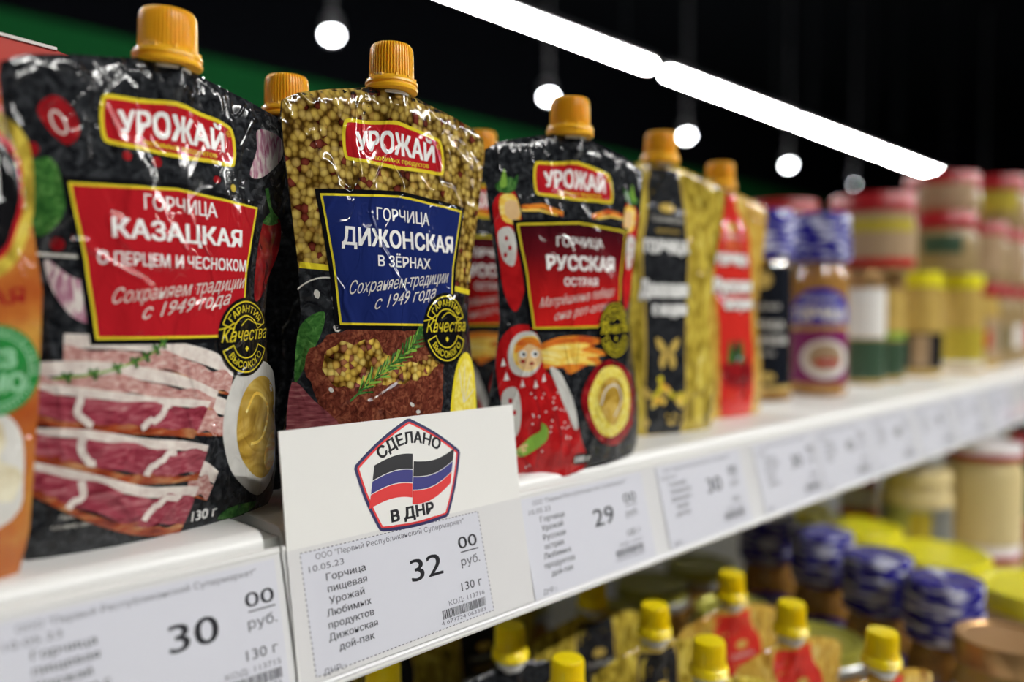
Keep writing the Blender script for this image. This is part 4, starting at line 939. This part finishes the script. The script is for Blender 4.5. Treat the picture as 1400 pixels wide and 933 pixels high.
simple_jar(.786, .288, ZS, .021, .101, 'bronze_lid', 'mustard_glass', 'small jar with dark green band, second in the far row', [(.05, .38, 1.5, 'jar_green_ink'), (.4, .46, 1.5, 'leaf_light')], group=g0)
simple_jar(.868, .282, ZS, .0225, .105, 'yellow_lid', 'mustard_glass', 'yellow-lidded mustard jar, left one of the pair on the upper shelf', [(.08, .42, 1.5, 'jar_black_ink'), (.1, .4, .35, 'jar_tan_ink')], group=g0)
simple_jar(.955, .268, ZS, .0235, .105, 'yellow_lid', 'mustard_glass', 'yellow-lidded mustard jar, right one of the pair on the upper shelf', [(.12, .45, 1.5, 'jar_yellow_ink'), (.06, .12, 1.5, 'jar_white_ink')], group=g0)
simple_jar(1.045, .278, ZS, .027, .098, 'red_lid', 'mustard_glass', 'small red-lidded jar just right of the yellow-lidded pair', [(.1, .6, 1.5, 'jar_tan_ink'), (.25, .45, .5, 'jar_red_ink')], group=g0)
simple_jar(1.12, .285, ZS, .03, .098, 'red_lid', 'tan_tub', 'red-lidded jar with a green label patch, near the right frame edge', [(.2, .5, .6, 'jar_green_ink')], group=g0)
simple_jar(1.20, .290, ZS, .03, .098, 'red_lid', 'tan_tub', 'red-lidded jar in the bottom layer, cut by the right frame edge', [(.2, .5, .9, 'jar_white_ink')], group=g0)
simple_jar(1.28, .295, ZS, .03, .098, 'red_lid', 'tan_tub', 'red-lidded jar in the bottom layer, right of the frame edge', [(.2, .5, .9, 'jar_red_ink')], group=g0)
gt = 'red-lidded tubs stacked on the jars'
def tub(x, y, z, r, h, label, body, bands): return simple_jar(x, y, z, r, h, 'red_lid', body, label, bands, group=gt, lidh=.016, name='sauce_tub', cat='tub')
simple_jar(.745, .372, ZS, .030, .101, 'white_lid', 'mustard_glass', 'jar standing behind the white-topped small jar', group=g0)
Z1 = ZS + .1012; Z1y = ZS + .1052
tub(.765, .290, Z1, .038, .071, 'tub with yellow and red bands, nearest of the stacked red-lidded tubs', 'tan_tub', [(.12, .75, 1.1, 'jar_tan_ink'), (.5, .66, 1.0, 'jar_yellow_ink'), (.06, .17, 1.1, 'jar_red_ink')])
tub(.745, .372, Z1, .038, .071, 'red-lidded tub rising just behind the blue-topped jars', 'tan_tub', [(.15, .8, .8, 'jar_tan_ink')])
tub(.905, .277, Z1y, .038, .062, 'red-lidded tub standing on the two yellow-lidded jars', 'tan_tub', [(.3, .6, .5, 'jar_green_ink')])
tub(1.06, .283, ZS + .0982, .036, .07, 'red-lidded tub standing on the small red-lidded jar', 'tan_tub', [(.15, .8, .8, 'jar_tan_ink')])
tub(1.16, .288, ZS + .0982, .037, .07, 'red-lidded tub in the second layer near the right edge', 'tan_tub', [(.15, .8, .8, 'jar_tan_ink')])
tub(1.24, .292, ZS + .0982, .037, .07, 'red-lidded tub in the second layer at the right frame edge', 'tan_tub', [(.15, .8, .8, 'jar_white_ink')])
tub(.925, .279, Z1y + .0622, .037, .042, 'topmost red-lidded tub, under the end of the tube lamps', 'tan_tub', [(.15, .7, .8, 'jar_tan_ink')])
tub(.985, .287, Z1y + .0002 + .07, .001 + .034, .058, 'topmost tub leaning right of the highest red lid', 'tan_tub', [(.15, .7, .8, 'jar_tan_ink')]) if False else None
tub(1.155, .288, ZS + .1684, .037, .066, 'red-lidded tub in the third layer near the right edge', 'tan_tub', [(.3, .7, .6, 'jar_yellow_ink')])
tub(1.235, .292, ZS + .1684, .037, .066, 'red-lidded tub in the third layer at the right frame edge', 'tan_tub', [(.3, .7, .6, 'jar_white_ink')])

# ================================================================ LOWER SHELF PRODUCTS
lp = [  # kind, x, y, yaw, label, seed
 ('dijon', .199, .279, -12, 'seed-patterned pouch on the lower shelf, its cap nearest the price card', 21),
 ('cossack', .265, .268, -14, 'black pouch with red badge on the lower shelf, below the price card', 22),
 ('cossack', .257, .225, -14, 'black pouch on the lower shelf whose cap meets the bottom edge', 23),
 ('black', .345, .283, -14, 'black-band gold pouch farthest back on the lower shelf', 24),
 ('black', .336, .235, -14, 'black-band gold pouch mid-row on the lower shelf, white spout showing', 25),
 ('black', .317, .192, -14, 'black-band gold pouch at the bottom edge between two red ones', 26),
 ('red', .409, .233, -16, 'scarlet-band pouch farther back on the lower shelf', 27),
 ('red', .388, .187, -16, 'scarlet-band pouch in front, left of the olive jar lids', 28),
 ('gold', .383, .140, -16, 'gold pouch at the bottom edge in front of the blue-topped jars', 29),
 ('black', .232, .322, -14, 'rear black-band pouch on the lower shelf, nearest the price card side', 30),
 ('black', .305, .335, -14, 'rear black-band pouch on the lower shelf, behind the black badge pouch', 31)]
CAPMAT = 'lemon_cap_plastic'
for kd, x, y, yaw, lb, sd in lp:
    a = dict(label=lb, loc=(x, y, ZL), rot=(R(1), 0, R(yaw)), sc=(.82, .82, .936), group='mustard pouches on the lower shelf')
    if kd == 'dijon': dijon_pouch(sd, **a)
    elif kd == 'cossack': cossack_pouch(sd, **a)
    else: band_pouch(sd, 'black' if kd == 'black' else 'red', True, **a)
gb = 'blue-topped jars on the lower shelf'
purple_jar(.536, .156, ZL, -62, 'frontmost blue-topped jar on the lower shelf, its top nearest the corner', 11, gb)
purple_jar(.558, .204, ZL, -62, 'second blue-topped jar from the front on the lower shelf', 12, gb)
purple_jar(.588, .256, ZL, -62, 'third blue-topped jar from the front on the lower shelf', 13, gb)
purple_jar(.608, .310, ZL, -62, 'rearmost blue-topped jar on the lower shelf, half under the price rail', 14, gb)
gy = 'wide yellow-lidded tubs on the lower shelf'
for (x, y), lb in zip([(.630, .125), (.664, .2), (.698, .276), (.730, .352)], ['frontmost', 'second', 'third', 'rearmost']):
    simple_jar(x, y, ZL, .040, .120, 'yellow_lid', 'cream_tub', lb + ' wide yellow-lidded tub counted from the shelf front, lower shelf', [(.2, .7, 1.2, 'jar_yellow_ink')], group=gy, name='sauce_tub', cat='tub')
simple_jar(.490, .112, ZL, .026, .13, 'bronze_lid', 'mustard_glass', 'jar with bronze lid at the bottom right corner, lower shelf', [(.3, .8, 1.4, 'jar_white_ink')])
go = 'olive-lidded jars on the lower shelf'
for (x, y), lb in zip([(.470, .206), (.478, .268), (.415, .318), (.480, .335), (.545, .335), (.39, .39)], ['olive-lidded jar A', ][:0] + ['olive-lidded jar between the scarlet pouch and the blue tops', 'olive-lidded jar behind the back scarlet-band pouch', 'olive-lidded jar at the back, under the 29 price ticket', 'olive-lidded jar at the back, under the fourth ticket of the rail', 'olive-lidded jar at the back, beside the rearmost blue-topped jar', 'olive-lidded jar in the deepest corner behind the other olive lids']):
    simple_jar(x, y, ZL, .027, .108, 'olive_lid', 'dark_mustard_glass', lb, [(.2, .7, 1.4, 'jar_green_ink')], group=go, lid_rim='steel_rim')
def stack2(x, y, r, h, lid, body, lbs, bands, rim=None):
    for i, lb in enumerate(lbs): simple_jar(x, y, ZL + i * (h + .0003), r, h, lid, body, lb, bands, name='sauce_tub', cat='tub', lid_rim=rim, group='tubs at the right of the lower shelf')
stack2(.840, .214, .034, .092, 'white_lid', 'cream_tub', ['lower cream tub under the white-lidded one with red rim', 'cream tub with white lid and red rim, right edge below the rail'], [], 'red_lid')
stack2(.772, .250, .0305, .082, 'cream_tub', 'cream_tub', ['lower tub under the pale tub with grey label', 'pale tub with grey and yellow label below the price rail'], [(.2, .62, 1.3, 'steel_rim'), (.2, .58, .3, 'jar_yellow_ink')])
stack2(.800, .312, .018, .075, 'red_lid', 'mustard_glass', ['small jar under the red-labelled one below the rail', 'small red-labelled jar left of the grey-labelled tub'], [(.15, .5, 1.4, 'jar_red_ink'), (.55, .8, 1.4, 'jar_white_ink')])
simple_jar(.93, .18, ZL, .034, .18, 'red_lid', 'cream_tub', 'tall red-lidded tub cut by the right edge, lower shelf', [(.6, .9, 1.2, 'jar_green_ink'), (.45, .58, 1.2, 'jar_red_ink')])
simple_jar(1.02, .20, ZL, .036, .215, 'red_lid', 'cream_tub', 'tallest tub at the right edge with a green label', [(.6, .95, 1.2, 'jar_green_ink')])
